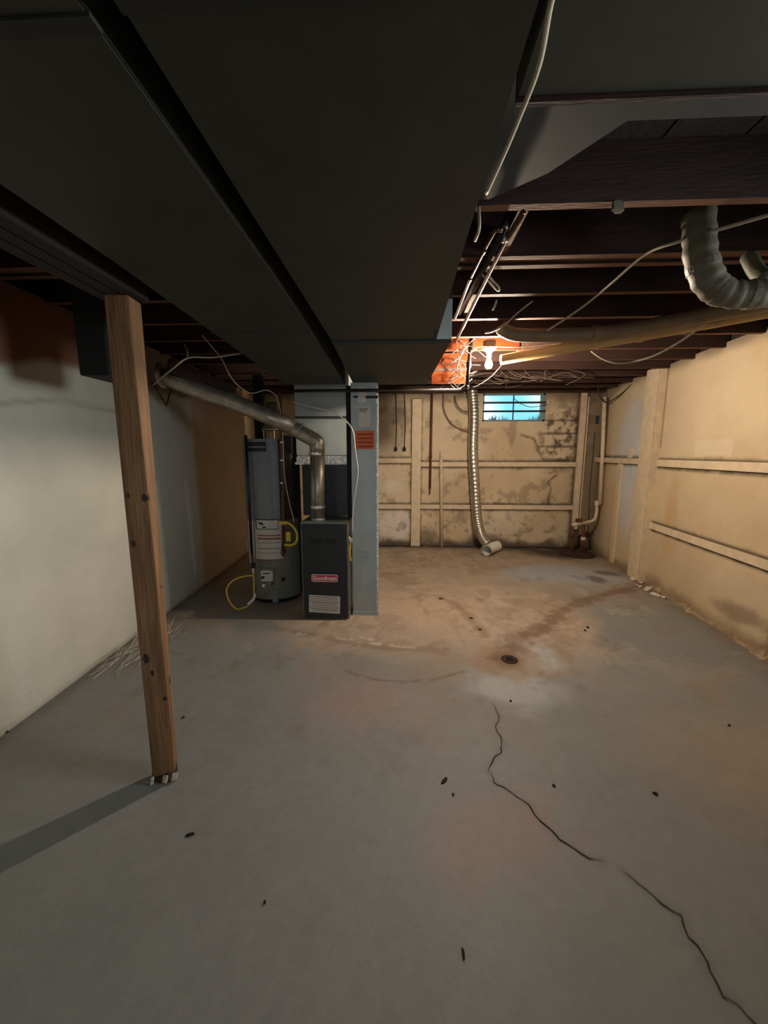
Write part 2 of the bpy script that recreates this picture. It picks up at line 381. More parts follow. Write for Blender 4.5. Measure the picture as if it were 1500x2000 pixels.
# drain: a sunken cast grate
bm = lathe([(.0, .005), (.034, .005), (.038, .008), (.042, .003)], (.80, 2.665, 0), 24); obj('drain_grate', bm, 'rust', floor)
bm = bmesh.new()
for k in range(-2, 3): box(.80-.03*math.cos(k*.45), .80+.03*math.cos(k*.45), 2.665+k*.012-.003, 2.665+k*.012+.003, .007, .0095, bm)
obj('drain_slot', bm, 'deep', floor)
bm = lathe([(.042, .0035), (.052, .006), (.060, .003)], (.80, 2.665, 0), 24); obj('drain_rim', bm, 'deep', floor)

# back wall (u = x-FX0, v = z), normal faces -y
WX0, WX1, WZ0, WZ1 = 1.245, 2.205, 1.985, 2.415
def back_col(u, v):
    x = u-2.5; z = v; n1 = fbm(x, z, 1.2, 5, 101); n2 = fbm(x, z, 5, 5, 103); n3 = fbm(x, z, 16, 4, 107)
    c = np.zeros(x.shape+(3,))+np.array(lin((206,186,156))[:3])
    c = mixc(c, (186,162,128), sm(.4, .65, n1)*.6)
    c = mixc(c, (222,212,202), blob(x, z, -.1, .33, .32, .30, .3, 0, .5, 111)*.8)
    c = mixc(c, (216,204,188), blob(x, z, -.15, .95, .2, .12, .5, 0, .5, 113)*.6+blob(x, z, 1.6, .4, .4, .3, .6, 0, .9, 115)*.4)
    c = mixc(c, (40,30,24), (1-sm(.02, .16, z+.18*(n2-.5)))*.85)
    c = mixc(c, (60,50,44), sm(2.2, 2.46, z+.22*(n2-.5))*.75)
    # black mould and peeling block joints right of the window
    reg = blob(x, z, 2.5, 1.75, .42, .55, .5, 0, .6, 121)
    row = np.abs(((z*1.0)/.2) % 1-.5)*2; jn = sm(.72, .96, row+.35*(n2-.5))
    c = mixc(c, (44,33,26), reg*jn*.9)
    c = mixc(c, (72,56,44), reg*sm(.52, .64, n3)*.85)
    c = mixc(c, (90,70,54), sm(2.5, 2.95, x+.3*(n2-.5))*.75)
    c = mixc(c, (84,62,46), sm(.60, .70, fbm(x, z, 7, 5, 199))*.35)
    ck = segdist(x, z, [(1.85, 1.78), (2.05, 1.72), (2.15, 1.5), (2.25, 1.35)])+.03*(n3-.5); c = mixc(c, (70,54,42), (1-sm(.004, .022, ck))*.7)
    ck = segdist(x, z, [(2.42, 1.15), (2.30, 1.05), (2.36, .95), (2.33, .8), (2.35, .66)])+.03*(n3-.5); c = mixc(c, (60,46,36), (1-sm(.004, .022, ck))*.75)
    c = mixc(c, (70,54,42), blob(x, z, .42, .18, .2, .16, .6, 0, .9, 131)*.6+blob(x, z, 1.42, .12, .3, .12, .6, 0, .9, 133)*.6)
    c = mixc(c, (120,98,74), sm(.62, .75, n3)*(1-sm(.3, .7, z))*.6)
    c = mixc(c, (96,84,74), blob(x, z, -.02, 2.1, .18, .22, .6, 0, .9, 139)*.5)
    # grime along the rails
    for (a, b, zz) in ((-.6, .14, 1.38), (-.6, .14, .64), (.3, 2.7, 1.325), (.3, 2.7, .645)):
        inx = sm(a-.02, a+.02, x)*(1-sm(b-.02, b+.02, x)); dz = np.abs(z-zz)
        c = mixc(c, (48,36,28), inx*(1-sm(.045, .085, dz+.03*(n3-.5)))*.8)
    for (xx, a, b) in ((.225, 0, 2.33), (2.76, 0, 2.4)):
        c = mixc(c, (48,36,28), (1-sm(.06, .12, np.abs(x-xx)+.04*(n3-.5)))*sm(a-.02, a, z)*(1-sm(b, b+.03, z))*.75)
    return c*(.88+.24*n2)[..., None]
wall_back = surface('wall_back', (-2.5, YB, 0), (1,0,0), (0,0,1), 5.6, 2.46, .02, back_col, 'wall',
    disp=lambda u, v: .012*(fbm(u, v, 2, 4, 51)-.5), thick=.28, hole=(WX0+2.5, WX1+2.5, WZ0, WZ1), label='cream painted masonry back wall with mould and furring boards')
# left wall (u along -y direction so that the normal faces +x)
ul = Vector((LX(YB)-LX(YF), YB-YF, 0)); LL = ul.length
def left_col(u, v):
    y = YF+u; z = v; n1 = fbm(y, z, .8, 4, 201); n2 = fbm(y, z, 4, 5, 203); n3 = fbm(y, z, 14, 4, 207)
    c = np.zeros(y.shape+(3,))+np.array(lin((196,194,180))[:3])
    c = mixc(c, (176,178,166), sm(.4, .65, n1)*.5)
    c = mixc(c, (112,60,28), sm(1.93, 2.0, z+.04*(n1-.5)-.10*sm(2.0, 2.4, y))*.92)  # duct's shadow on the upper wall painted in as brown
    c = mixc(c, (134,142,142), sm(3.25, 3.4, y+.05*(n2-.5))*(1-sm(4.0, 4.12, y))*.45)
    dp = segdist(y, z, [(3.25, 1.65), (3.2, 1.3), (3.28, .9), (3.3, .55)])+.03*(n3-.5)
    c = mixc(c, (222,220,212), (1-sm(.006, .05, dp))*.8)
    dp = segdist(y, z, [(3.9, 1.2), (3.95, .2)])+.03*(n3-.5)
    c = mixc(c, (206,206,202), (1-sm(.006, .06, dp))*.5)
    c = mixc(c, (178,156,126), sm(4.05, 4.2, y)*.75)  # brown towards the far end paints in the furnace's shadow
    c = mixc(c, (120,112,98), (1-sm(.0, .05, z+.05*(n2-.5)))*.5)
    dk = segdist(y, z, [(1.2, 1.79), (2.0, 1.76), (2.4, 1.83), (3.0, 1.82)]); c = mixc(c, (120,116,104), (1-sm(.004, .022, dk))*.5)
    return c*(.92+.16*n2)[..., None]
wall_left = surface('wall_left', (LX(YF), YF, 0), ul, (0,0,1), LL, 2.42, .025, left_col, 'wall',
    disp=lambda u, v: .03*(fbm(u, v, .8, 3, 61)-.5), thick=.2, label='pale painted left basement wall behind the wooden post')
# right wall, with the window opening that gives the side light (outside the frame)
ur = Vector((RX(YB)-RX(YF), YB-YF, 0)); LR = ur.length; NR = Vector((-ur.y, ur.x, 0)).normalized()
def right_col(u, v):
    y = YB-u; z = v; n1 = fbm(y, z, 1.0, 4, 301); n2 = fbm(y, z, 4, 5, 303); n3 = fbm(y, z, 14, 4, 307)
    c = np.zeros(y.shape+(3,))+np.array(lin((204,184,152))[:3])
    c = mixc(c, (188,164,128), sm(.42, .66, n1)*.5)
    c = mixc(c, (196,198,198), blob(y, z, 5.15, 1.5, .42, .75, .5, 0, .5, 311)*.9)
    c = mixc(c, (204,206,208), blob(y, z, 5.05, .8, .3, .45, .6, 0, .6, 313)*.6)
    c = mixc(c, (218,204,178), ((y > 3.35) & (y < 3.85) & (z > 1.47) & (z < 1.62))*.5)
    c = mixc(c, (188,150,100), blob(y, z, 4.1, .85, .12, .5, .6, 0, .8, 317)*.5)
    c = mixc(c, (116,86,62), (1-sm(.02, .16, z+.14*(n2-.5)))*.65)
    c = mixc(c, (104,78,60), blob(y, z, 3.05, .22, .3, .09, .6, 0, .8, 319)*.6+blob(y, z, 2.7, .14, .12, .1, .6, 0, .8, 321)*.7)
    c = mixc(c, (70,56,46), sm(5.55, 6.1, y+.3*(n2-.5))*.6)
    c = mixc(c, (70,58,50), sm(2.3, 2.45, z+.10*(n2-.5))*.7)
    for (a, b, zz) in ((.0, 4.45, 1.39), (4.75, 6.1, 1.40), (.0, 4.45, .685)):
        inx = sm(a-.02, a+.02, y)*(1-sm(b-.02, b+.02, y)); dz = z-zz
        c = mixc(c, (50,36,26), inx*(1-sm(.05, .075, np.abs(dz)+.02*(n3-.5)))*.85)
    c = mixc(c, (60,44,32), ((1-sm(.0, .03, np.abs(y-4.44)))*sm(1.5, 1.6, z))*.8)
    return c*(.92+.16*n2)[..., None]
WR = (YB-1.52, YB-.66, 1.6, 2.2)
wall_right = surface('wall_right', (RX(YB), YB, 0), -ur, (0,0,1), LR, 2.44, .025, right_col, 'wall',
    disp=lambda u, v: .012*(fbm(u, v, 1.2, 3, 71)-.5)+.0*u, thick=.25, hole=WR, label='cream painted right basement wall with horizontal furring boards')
wf = obj('wall_front', box(-2.5, 3.1, YF-.15, YF, 0, ZC), mat('front_wall_paint', (170,164,150), rough=.9), kind='structure', label='painted wall behind the viewer')
# sealing strips: masonry above the side walls up to the subfloor
for nm, q in (('trim_1', [(LX(YF)-.2, YF), (LX(YF)-.04, YF), (LX(YB)-.04, YB), (LX(YB)-.2, YB)]), ('trim_2', [(RX(YF)+.04, YF), (RX(YF)+.25, YF), (RX(YB)+.25, YB+.1), (RX(YB)+.04, YB+.1)])):
    obj(nm, prism(q, 2.40, ZC), 'beam', kind='structure', label='dark wooden sill plate on top of the side wall')
obj('trim_3', box(-2.5, 3.1, YB+.02, YB+.28, 2.46, ZC), 'beam', kind='structure', label='dark wooden sill plate on top of the back wall')
# ceiling: boards on joists
ceiling = obj('ceiling', box(-2.6, 3.2, YF, YB+.28, ZC, ZC+.03), 'subfloor', kind='structure', label='dark underside of the floor boards above')
for i in range(20):   # subfloor boards laid along y, recessed joints
    x0 = -2.45+i*.28
    obj('floor_board', box(x0+.004, x0+.276, YF+.02, YB, ZC-.02, ZC), 'subfloor', ceiling)
ys = [1.60+.405*k for k in range(-8, 12)]
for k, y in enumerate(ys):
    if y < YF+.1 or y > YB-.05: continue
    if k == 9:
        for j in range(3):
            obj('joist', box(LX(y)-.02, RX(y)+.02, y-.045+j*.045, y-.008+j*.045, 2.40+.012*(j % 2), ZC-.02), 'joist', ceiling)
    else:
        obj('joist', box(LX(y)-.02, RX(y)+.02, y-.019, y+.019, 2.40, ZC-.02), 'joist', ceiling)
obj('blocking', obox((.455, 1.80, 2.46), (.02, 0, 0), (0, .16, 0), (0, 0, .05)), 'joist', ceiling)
obj('blocking', box(.30, 1.02, 3.59, 3.603, 2.402, 2.59), 'lumber', ceiling)  # added orange plate, bulb light on this joist face put into colour
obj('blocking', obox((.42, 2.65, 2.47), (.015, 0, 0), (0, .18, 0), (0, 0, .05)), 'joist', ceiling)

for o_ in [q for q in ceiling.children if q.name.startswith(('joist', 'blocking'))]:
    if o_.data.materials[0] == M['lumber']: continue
    o_.data.materials.append(M['joistlit'])
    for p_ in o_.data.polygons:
        if p_.normal.z < -.9: p_.material_index = 1  # undersides take the lit copy
# back window with its recess
wn = obj('window_1', box(WX0, WX1, YB+.20, YB+.235, WZ0, WZ0+.025), 'frame', kind='structure', label='small blue lit basement window high in the back wall')
bm = bmesh.new()
for a in ((WX0, WX0+.03, WZ0, WZ1), (WX1-.03, WX1, WZ0, WZ1)): box(a[0], a[1], YB+.04, YB+.08, a[2], a[3], bm)
box(WX0, WX1, YB+.04, YB+.08, WZ1-.03, WZ1, bm); box(WX0, WX1, YB+.04, YB+.08, WZ0, WZ0+.03, bm)
obj('window_frame', bm, 'frame', wn)
obj('mullion', box((WX0+WX1)/2-.007, (WX0+WX1)/2+.007, YB+.045, YB+.065, WZ0+.03, WZ1-.03), 'ink', wn)
for z in (WZ0+.155, WZ0+.285): obj('security_bar', box(WX0-.02, WX1+.02, YB+.005, YB+.025, z-.014, z+.014), 'ink', wn)
for i in range(2):
    for z0, z1 in ((WZ0+.03, WZ0+.155), (WZ0+.155, WZ0+.285), (WZ0+.285, WZ1-.03)):
        x0 = WX0+.03 if i == 0 else (WX0+WX1)/2+.005; x1 = (WX0+WX1)/2-.005 if i == 0 else WX1-.03
        obj('pane', box(x0, x1, YB+.07, YB+.074, z0+.002, z1-.002), 'glass', wn)
random.seed(4)
bm = box(.2, 3.3, YB+.285, YB+1.6, 1.6, 1.98)
for v in bm.verts:
    pass
gd = obj('ground', bm, 'leaf', kind='structure', label='leafy ground outside the small basement window')
bm = bmesh.new()
for k in range(260):
    x = random.uniform(1.1, 2.4); y = YB+random.uniform(.33, .55); h = random.uniform(.03, .13)*(1+.6*math.sin(x*9))
    a = bm.verts.new((x-.008, y, 1.98)); b = bm.verts.new((x+.008, y, 1.98)); c = bm.verts.new((x+random.uniform(-.03, .03), y+random.uniform(-.02, .02), 1.98+h)); bm.faces.new((a, b, c))
obj('grass', bm, 'leaf', gd, kind='stuff')
# side window (outside the frame)
w2 = obj('window_2', obox((RX(1.09)+.10, 1.09, 1.61), (.05, .004, 0), (.033, .43, 0), (0, 0, .02)), 'frame', kind='structure', label='daylit basement window in the right wall')
obj('mullion', box(RX(1.09)+.10, RX(1.09)+.13, 1.08, 1.10, 1.6, 2.2), 'frame', w2)

# ---------------------------------------------------------------- furring boards and pipes on the back wall
def bw_board(x0, x1, z0, z1, d=.03, m='board', name='furring_board'):
    return obj(name, box(x0, x1, YB-d, YB+.01, z0, z1), m, wall_back, bevel=.003)
bw_board(.155, .30, .0, 2.325, .055)
for a in ((-2.3, .15, 1.345, 1.42), (-2.3, .15, .605, .68), (.305, 2.71, 1.29, 1.36), (.305, 2.71, .61, .68)): bw_board(*a)
bw_board(2.715, 2.80, 0.30, 2.40, .045)
bw_board(2.825, 2.845, .35, 2.35, .02)
for x, z in ((.225, 2.2), (.22, 1.6), (.23, .9)): pass
# painted standpipe from the floor and the rusty hanging pipe
t = single('painted_pipe', tube([(.655, YB-.05, 0), (.62, YB-.05, 1.3), (.615, YB-.05, 1.42)], .026, 12), 'cream', 'cream painted pipe standing at the back wall, open at mid height', 'pipe', (.655, YB-.05, 0), smooth=True)
sub('coupling', ring((.62, YB-.05, 1.30), (0, 0, 1), .034, .03), 'cream', t, smooth=True)
sub('pipe_tip', tube([(.615, YB-.05, 1.42), (.613, YB-.05, 1.52)], .017, 10), 'cream', t, smooth=True)
t = single('rusty_pipe', tube([(.455, YB-.07, 2.44), (.45, YB-.07, .95)], .017, 10), 'rust', 'thin rusty pipe hanging from the ceiling at the back wall', 'pipe', (.455, YB-.07, 2.44), smooth=True)
sub('pipe_end', tube([(.45, YB-.07, .95), (.448, YB-.07, .86)], .010, 8), 'rust', t, smooth=True)
sub('coupling', ring((.452, YB-.07, 1.45), (0, 0, 1), .023, .025), 'rust', t, smooth=True)
for px, lab in ((773, 'dark cord with plug hanging at the back wall, left of two'), (790, 'dark cord with plug hanging at the back wall, right of two')):
    p = ony(px, 875, YB-.04); q = ony(px-1, 745, YB-.04)
    t = single('plug_cord', tube(spline([q, (p.x+.01, YB-.04, 2.0), p]), .006, 6), 'wired', lab, 'cord', q, 'plug cords hanging at the back wall', smooth=True)
    sub('plug', lathe([(.0, -.05), (.022, -.045), (.026, -.01), (.012, .02), (0, .025)], p, 10), 'wired', t, smooth=True)
# flexible foil duct with the white elbow at its foot
path = spline([ony(922, 757, 5.95), ony(926, 810, 5.93), ony(924, 880, 5.9), ony(928, 950, 5.88), ony(932, 1010, 5.85), ony(940, 1045, 5.8), ony(951, 1062, 5.74)], 28)
bm = tube(path, .07, 20, rf=lambda s: .074+.006*math.sin(s*math.pi*2*52))
t = single('flexible_duct', bm, 'flex', 'ribbed silver flexible duct hanging in front of the back wall', 'duct', path[0], smooth=True)
ce = ony(954, 1068, 5.66)
el = thing('duct_elbow', 'white open elbow fitting on the floor at the end of the silver flexible duct', 'duct fitting', (ce.x, ce.y, 0))
c0 = Vector((ce.x, ce.y, .085))
ep = spline([(c0.x+.17, c0.y+.14, .10), (c0.x+.09, c0.y+.07, .10), (c0.x, c0.y-.03, .085), (c0.x-.05, c0.y-.12, .083)], 8)
bm = tube(ep, .075, 20, cap=False); tube([p for p in ep[::-1]], .068, 20, bm, cap=False); part('elbow_body', bm, 'white', el, smooth=True)
part('collar', tube([ep[-1]+Vector((0,.03,0)), ep[-1]], .082, 20, cap=False), 'white', el, smooth=True)
part('elbow_inside', lathe([(0, 0), (.06, 0)], (0,0,0), 12) if False else tube([ep[2], ep[4]], .066, 16), 'deep', el)
# corner plumbing and the sump
cp = thing('corner_plumbing', 'old cream and rusty pipes with valves rising from the sump in the back right corner', 'plumbing', (2.70, 5.8, 0))
def P(px, py, y=5.80): return ony(px, py, y)
part('riser_pipe', tube([P(1181, 775), P(1177, 880), P(1172, 985)], .027, 12), 'cream', cp, smooth=True)
part('drop_pipe', tube(spline([P(1166, 983), P(1165, 1003), P(1159, 1016), P(1146, 1020)]), .022, 12), 'cream', cp, smooth=True)
part('pipe_socket', tube([P(1166, 978), P(1166, 990)], .03, 12), 'cream', cp, smooth=True)
part('valve_body', tube([P(1117, 1026), P(1130, 1022), P(1150, 1021)], .026, 10), 'cream', cp, smooth=True)
part('valve_handle', box(P(1122,1015).x, P(1134,1015).x, 5.74, 5.77, P(1120,1018).z, P(1120,1012).z), 'rust', cp)
part('lower_pipe', tube([P(1118, 1028), P(1116, 1060), P(1117, 1086)], .022, 10), 'rust', cp, smooth=True)
part('lower_pipe', tube([P(1140, 1024), P(1139, 1060), P(1139, 1080)], .022, 10), 'rust', cp, smooth=True)
part('pipe_union', ring(P(1116, 1046), (0,0,1), .036, .03), 'rust', cp, smooth=True)
part('pipe_union', ring(P(1139, 1052), (0,0,1), .034, .025), 'cream', cp, smooth=True)
part('black_cap', tube([P(1167, 812), P(1166, 828)], .022, 10), 'ink', cp, smooth=True)
part('thin_tube', tube([P(1162, 845), P(1152, 960), P(1148, 1060)], .006, 6), 'wired', cp, smooth=True)
sp = single('sump_cover', lathe([(0, .012), (.20, .014), (.225, .02), (.24, .018), (.25, 0.0)], (2.63, 5.72, 0), 28), 'dirt', 'dark round sump cover in the back right corner of the floor', 'sump cover', (2.63, 5.72, 0), smooth=False)
for k in range(5): sub('cover_rib', box(2.47+k*.07, 2.49+k*.07, 5.60, 5.84, .012, .02), 'rust', sp)

# ---------------------------------------------------------------- right wall boards, column
TR = ur.normalized()
def rw(y, z, d=0.0): return Vector((RX(y), y, z))+NR*d
def rw_board(y0, y1, z0, z1, d=.03, name='furring_board', m='board'):
    a = rw(y0, 0); b = rw(y1, 0)
    return obj(name, obox((a+b)/2+Vector((0,0,(z0+z1)/2))+NR*(d/2-.005), (b-a)/2, NR*(d/2+.005), (0,0,(z1-z0)/2)), m, wall_right, bevel=.003)
rw_board(1.75, 4.45, 1.355, 1.43); rw_board(-1.5, 4.45, .65, .72)
rw_board(4.77, 6.13, 1.365, 1.435, .035)
rw_board(5.28, 5.38, .0, 1.36, .022); rw_board(5.05, 5.14, 1.44, 1.56, .015)
bm = bmesh.new(); rnd = random.Random(33); prev = None
for k in range(120):
    y = 1.2+k*.026; h_ = rnd.uniform(.012, .045)*(1+.5*math.sin(k*.35)); d_0 = rnd.uniform(.012, .035)*(1+.5*math.sin(k*.21+1))
    cur = [bm.verts.new(rw(y, 0, -.01)), bm.verts.new(rw(y, 0, d_0)), bm.verts.new(rw(y, h_*.6, d_0*.6)), bm.verts.new(rw(y, h_*1.3, -.01))]
    if prev:
        for j in range(3): bm.faces.new((prev[j], prev[j+1], cur[j+1], cur[j]))
    prev = cur
obj('rough_curb', bm, 'curb', wall_right)
col_c = rw(4.58, 0)
cl = thing('wall_column', 'cream boxed column against the right wall', 'column', (col_c.x, col_c.y, 0))
a, b = rw(4.46, 0), rw(4.74, 0)
part('column_shaft', obox((a+b)/2+Vector((0,0,1.22))+NR*.02, (b-a)/2, NR*.055, (0,0,1.22)), 'board', cl, bevel=.006)
part('corner_strip', obox(rw(4.475, 1.22, .078), TR*.012, NR*.004, (0,0,1.20)), 'board', cl)
bm = bmesh.new(); rnd = random.Random(9)
for k in range(14):
    y = 4.15+.05*k*rnd.uniform(.5, 1); c = rw(4.2+rnd.uniform(-.25, .5), .012, .06+rnd.uniform(0, .1))
    s = rnd.uniform(.012, .035); bmesh.ops.create_icosphere(bm, subdivisions=1, radius=s, matrix=Matrix.Translation(c) @ Matrix.Diagonal((1, 1.2, .6, 1)))
tag(obj('plaster_crumbs', bm, 'plaster'), 'crumbled white plaster at the foot of the cream column', 'rubble', kind='stuff')

# ---------------------------------------------------------------- ducts overhead
ZD = 2.10
t = thing('left_supply_duct', 'wide dark sheet metal duct overhead on the left, nearer the post', 'duct', (-.7, 1, ZD))
part('duct_body', prism([(-.86, YF+.05), (-.43, YF+.05), (-.44, 1.4), (-.50, 3.50), (-1.04, 3.50), (-.92, 1.3)], ZD, 2.38), 'duct', t, bevel=.003)
for y in (.62, 2.0):
    x0 = -.885 if y < 1 else -.955; part('seam_cleat', box(x0, -.435 if y < 1 else -.46, y-.012, y+.012, ZD-.004, ZD+.004), 'ductd', t)
t = thing('main_trunk_duct', 'wide dark sheet metal trunk duct overhead in the centre', 'duct', (0, 1, ZD))
tb = part('duct_body', prism([(-.388, YF+.05), (.18, YF+.05), (.18, 2.20), (-.386, 2.20)], ZD, 2.40), 'duct', t, bevel=.003)
part('widened_section', prism([(-.386, 2.2), (.262, 2.2), (.215, 3.52), (-.43, 3.52)], ZD-.003, 2.36), 'duct', t, bevel=.003)
part('section_flange', obox((.221, 2.192, 2.205), (.041, 0, 0), (0, .004, 0), (0, 0, .10)), 'chase', t)
part('seam_cleat', box(-.386, .262, 2.187, 2.20, ZD-.012, ZD-.001), 'ductd', t)
part('seam_cleat', box(-.388, .18, .585, .61, ZD-.004, ZD+.004), 'ductd', t)
sc_ = part('duct_screw', tube([(.165, 2.05, ZD), (.165, 2.05, ZD-.02)], .006, 8), 'deep', t)
t = thing('branch_duct', 'flat dark sheet metal branch duct overhead at the upper right', 'duct', (1.3, .3, 2.3))
part('duct_body', box(.255, 2.15, YF+.05, 1.02, 2.30, 2.395), 'duct', t, bevel=.003)
part('takeoff_panel', prism([(.20, 1.03), (2.4, 1.03), (2.4, 1.21), (.60, 1.21), (.46, 1.40), (.30, 1.52), (.20, 1.52)], 2.384, 2.394), 'ductd', t)
part('edge_flange', box(.255, 2.15, 1.02, 1.032, 2.29, 2.395), 'joist', t)

# plenum, coil case, furnace
t = thing('furnace_plenum', 'green-grey sheet metal plenum above the black coil case', 'duct', (-.75, 4, 1.48))
part('plenum_body', prism([(-1.03, 3.75), (-.512, 3.75), (-.512, 4.3), (-1.03, 4.3)], 1.48, ZD+.2), 'chase', t, bevel=.004)
part('plenum_seam', box(-1.03, -.512, 3.742, 3.75, 1.83, 1.85), 'duct', t)
part('foil_tape_band', box(-1.03, -.51, 3.735, 4.3, 1.40, 1.475), 'foil', t, bevel=.01)
part('foil_edge', box(-1.04, -.505, 3.72, 3.74, 1.39, 1.412), 'foil', t, bevel=.004)
t = thing('coil_case', 'black upper cabinet between furnace and plenum', 'cabinet', (-.71, 3.9, .9))
part('case_body', box(-.945, -.52, 3.66, 4.25, .90, 1.39), 'black', t, bevel=.006)
part('case_door', box(-.925, -.53, 3.648, 3.66, .93, 1.37), 'black', t, bevel=.004)
part('round_knockout', tube([(-.60, 3.650, .99), (-.60, 3.644, .99)], .07, 24), 'black', t)
part('case_side', box(-.955, -.94, 3.66, 4.25, .90, 1.39), 'darkbrown', t)
fx0, fx1, fy = -.892, -.468, 3.28
t = thing('furnace', 'black floor-standing gas furnace with red and white badge', 'furnace', ((fx0+fx1)/2, fy, 0))
part('casing', box(fx0, fx1, fy+.02, 4.25, .0, .90), 'casing', t, bevel=.006)
dr = part('front_door', box(fx0+.012, fx1-.012, fy, fy+.02, .012, .882), 'black', t, bevel=.006)
part('door_seam', box(fx0+.014, fx1-.014, fy-.002, fy+.002, .44, .446), 'deep', t)
for s in (0, 1):
    for k in range(3):
        x0 = -.80+s*.13; part('door_louver', box(x0, x0+.10, fy-.004, fy, .742-k*.014, .748-k*.014), 'deep', t)
bz = (ony(634, 1129, fy)).z; bx = ony(634, 1129, fy).x
def rrect(cx, cz, w_, h_, r, y0, y1, bm=None):
    pts = []
    for sx, sz, a in ((1,1,0), (-1,1,90), (-1,-1,180), (1,-1,270)):
        for k in range(5):
            an = math.radians(a+k*22.5); pts.append((cx+sx*(w_/2-r)+r*math.cos(an), cz+sz*(h_/2-r)+r*math.sin(an)))
    bm = bm or bmesh.new(); A = [bm.verts.new((p[0], y0, p[1])) for p in pts]; B = [bm.verts.new((p[0], y1, p[1])) for p in pts]
    bm.faces.new(A); bm.faces.new(B[::-1]); n = len(pts)
    for i in range(n): bm.faces.new((A[i], B[i], B[(i+1)%n], A[(i+1)%n]))
    return bm
bd = part('badge', rrect(bx, bz, .235, .068, .014, fy-.003, fy), 'white', t)
obj('badge_panel', (lambda b_: (bmesh.ops.translate(b_, verts=b_.verts, vec=-t.location), b_)[1])(rrect(bx, bz, .224, .057, .010, fy-.0045, fy-.003)), 'red', bd)
def text_obj(s, size, loc, m, parent, root, rot=(math.pi/2, 0, 0), ext=.0006, sx=1.0, bold=0.0, name='lettering'):
    cu = bpy.data.curves.new('txt', 'FONT'); cu.body = s; cu.size = size; cu.align_x = 'CENTER'; cu.align_y = 'CENTER'; cu.extrude = ext; cu.offset = bold
    to = bpy.data.objects.new('txt', cu); COL.objects.link(to)
    bpy.context.view_layer.update()
    me = bpy.data.meshes.new_from_object(to.evaluated_get(bpy.context.evaluated_depsgraph_get()))
    bpy.data.objects.remove(to); me.materials.clear(); me.materials.append(M[m])
    mt = Matrix.Translation(Vector(loc)-root.location) @ Matrix.Rotation(rot[2], 4, 'Z') @ Matrix.Rotation(rot[0], 4, 'X') @ Matrix.Diagonal((sx, 1, 1, 1))
    me.transform(mt); o = bpy.data.objects.new(name, me); COL.objects.link(o); o.parent = parent; return o
text_obj('Goodman', .056, (bx, fy-.0052, bz-.001), 'white', bd, t, sx=.94, bold=.0012)
lc = ony(634, 1180, fy)
lb = part('instruction_label', obox((lc.x, fy-.002, lc.z), (.141, 0, -.006), (0, .002, 0), (.003, 0, .082)), 'paper', t)
for k in range(9):
    z = lc.z+.068-k*.0165; wdt = .128 if k % 4 else .118
    m_ = 'ink' if k in (3, 7) else ('redink' if k in (0, 6) else 'casing')
    sub('printed_line', obox((lc.x+(.008 if k in (0, 6) else 0), fy-.0046, z), (wdt-.006, 0, -.0045), (0, .0006, 0), (0, 0, .0022)), m_, lb)
for k in (0, 6): sub('printed_dot', obox((lc.x-.127, fy-.0046, lc.z+.070-k*.0165), (.004, 0, 0), (0, .0006, 0), (0, 0, .004)), 'ink', lb)
# gas connection between furnace and chase
g0 = ony(684, 1055, 3.36)
gc = thing('gas_valve', 'small brass gas valve and fittings between furnace and grey chase', 'valve', (g0.x, g0.y, g0.z))
part('valve_body', tube([(g0.x-.02, 3.36, g0.z+.03), (g0.x, 3.36, g0.z-.03)], .018, 10), 'yellow', gc, smooth=True)
part('valve_nut', ring((g0.x+.008, 3.345, g0.z), (1,0,0), .022, .012), 'foil', gc)
part('valve_handle', box(g0.x-.004, g0.x+.024, 3.325, 3.335, g0.z+.01, g0.z+.022), 'white', gc)
part('gas_pipe', tube([(g0.x-.016, 3.36, g0.z+.02), (g0.x-.016, 3.36, g0.z+.07)], .010, 8), 'blackpipe', gc)
part('connector_tube', tube(spline([(g0.x, 3.36, g0.z-.03), (g0.x-.006, 3.35, g0.z-.12), (g0.x+.0, 3.38, g0.z-.2)]), .008, 8), 'yellow', gc, smooth=True)

# return chase
cx0, cx1, cy0 = -.445, -.212, 3.40
t = thing('return_air_chase', 'tall grey sheet metal chase with orange sticker right of the furnace', 'duct', (cx0, cy0, 0))
part('chase_body', box(cx0, cx1, cy0, 3.53, 0, ZD-.004), 'chase', t, bevel=.004)
part('edge_seam', box(cx1-.012, cx1+.002, cy0-.004, cy0+.004, 0, 2.09), 'foil', t)
part('base_flange', box(cx0-.004, cx1+.004, cy0-.006, cy0, .0, .035), 'chase', t)
def chp(px, py): return ony(px, py, cy0-.003)
def plate(px0, py0, px1, py1, m, name, th=.003, par=None, dy=0):
    a = chp(px0, py0); b = chp(px1, py1)
    return part(name, box(a.x, b.x, cy0-th-dy, cy0-dy, b.z, a.z), m, t)
stk = plate(694, 841, 731, 877, 'orange', 'orange_sticker', .002)
for k in range(4): plate(698, 847+k*8, 727, 849+k*8, 'rust', 'printed_line', .001, dy=.002)
pl = plate(700, 795, 723, 834, 'paper', 'paper_label', .002)
for k in range(3): plate(702, 797+k*3, 720-k*2, 798+k*3, 'ink', 'printed_line', .0008, dy=.002)
plate(699, 755, 715, 786, 'paper', 'tape_strip', .003)
plate(714, 773, 738, 778, 'ductd', 'dark_cleat', .004); plate(690, 773, 699, 777, 'ductd', 'dark_cleat', .004)
rnd = random.Random(5)
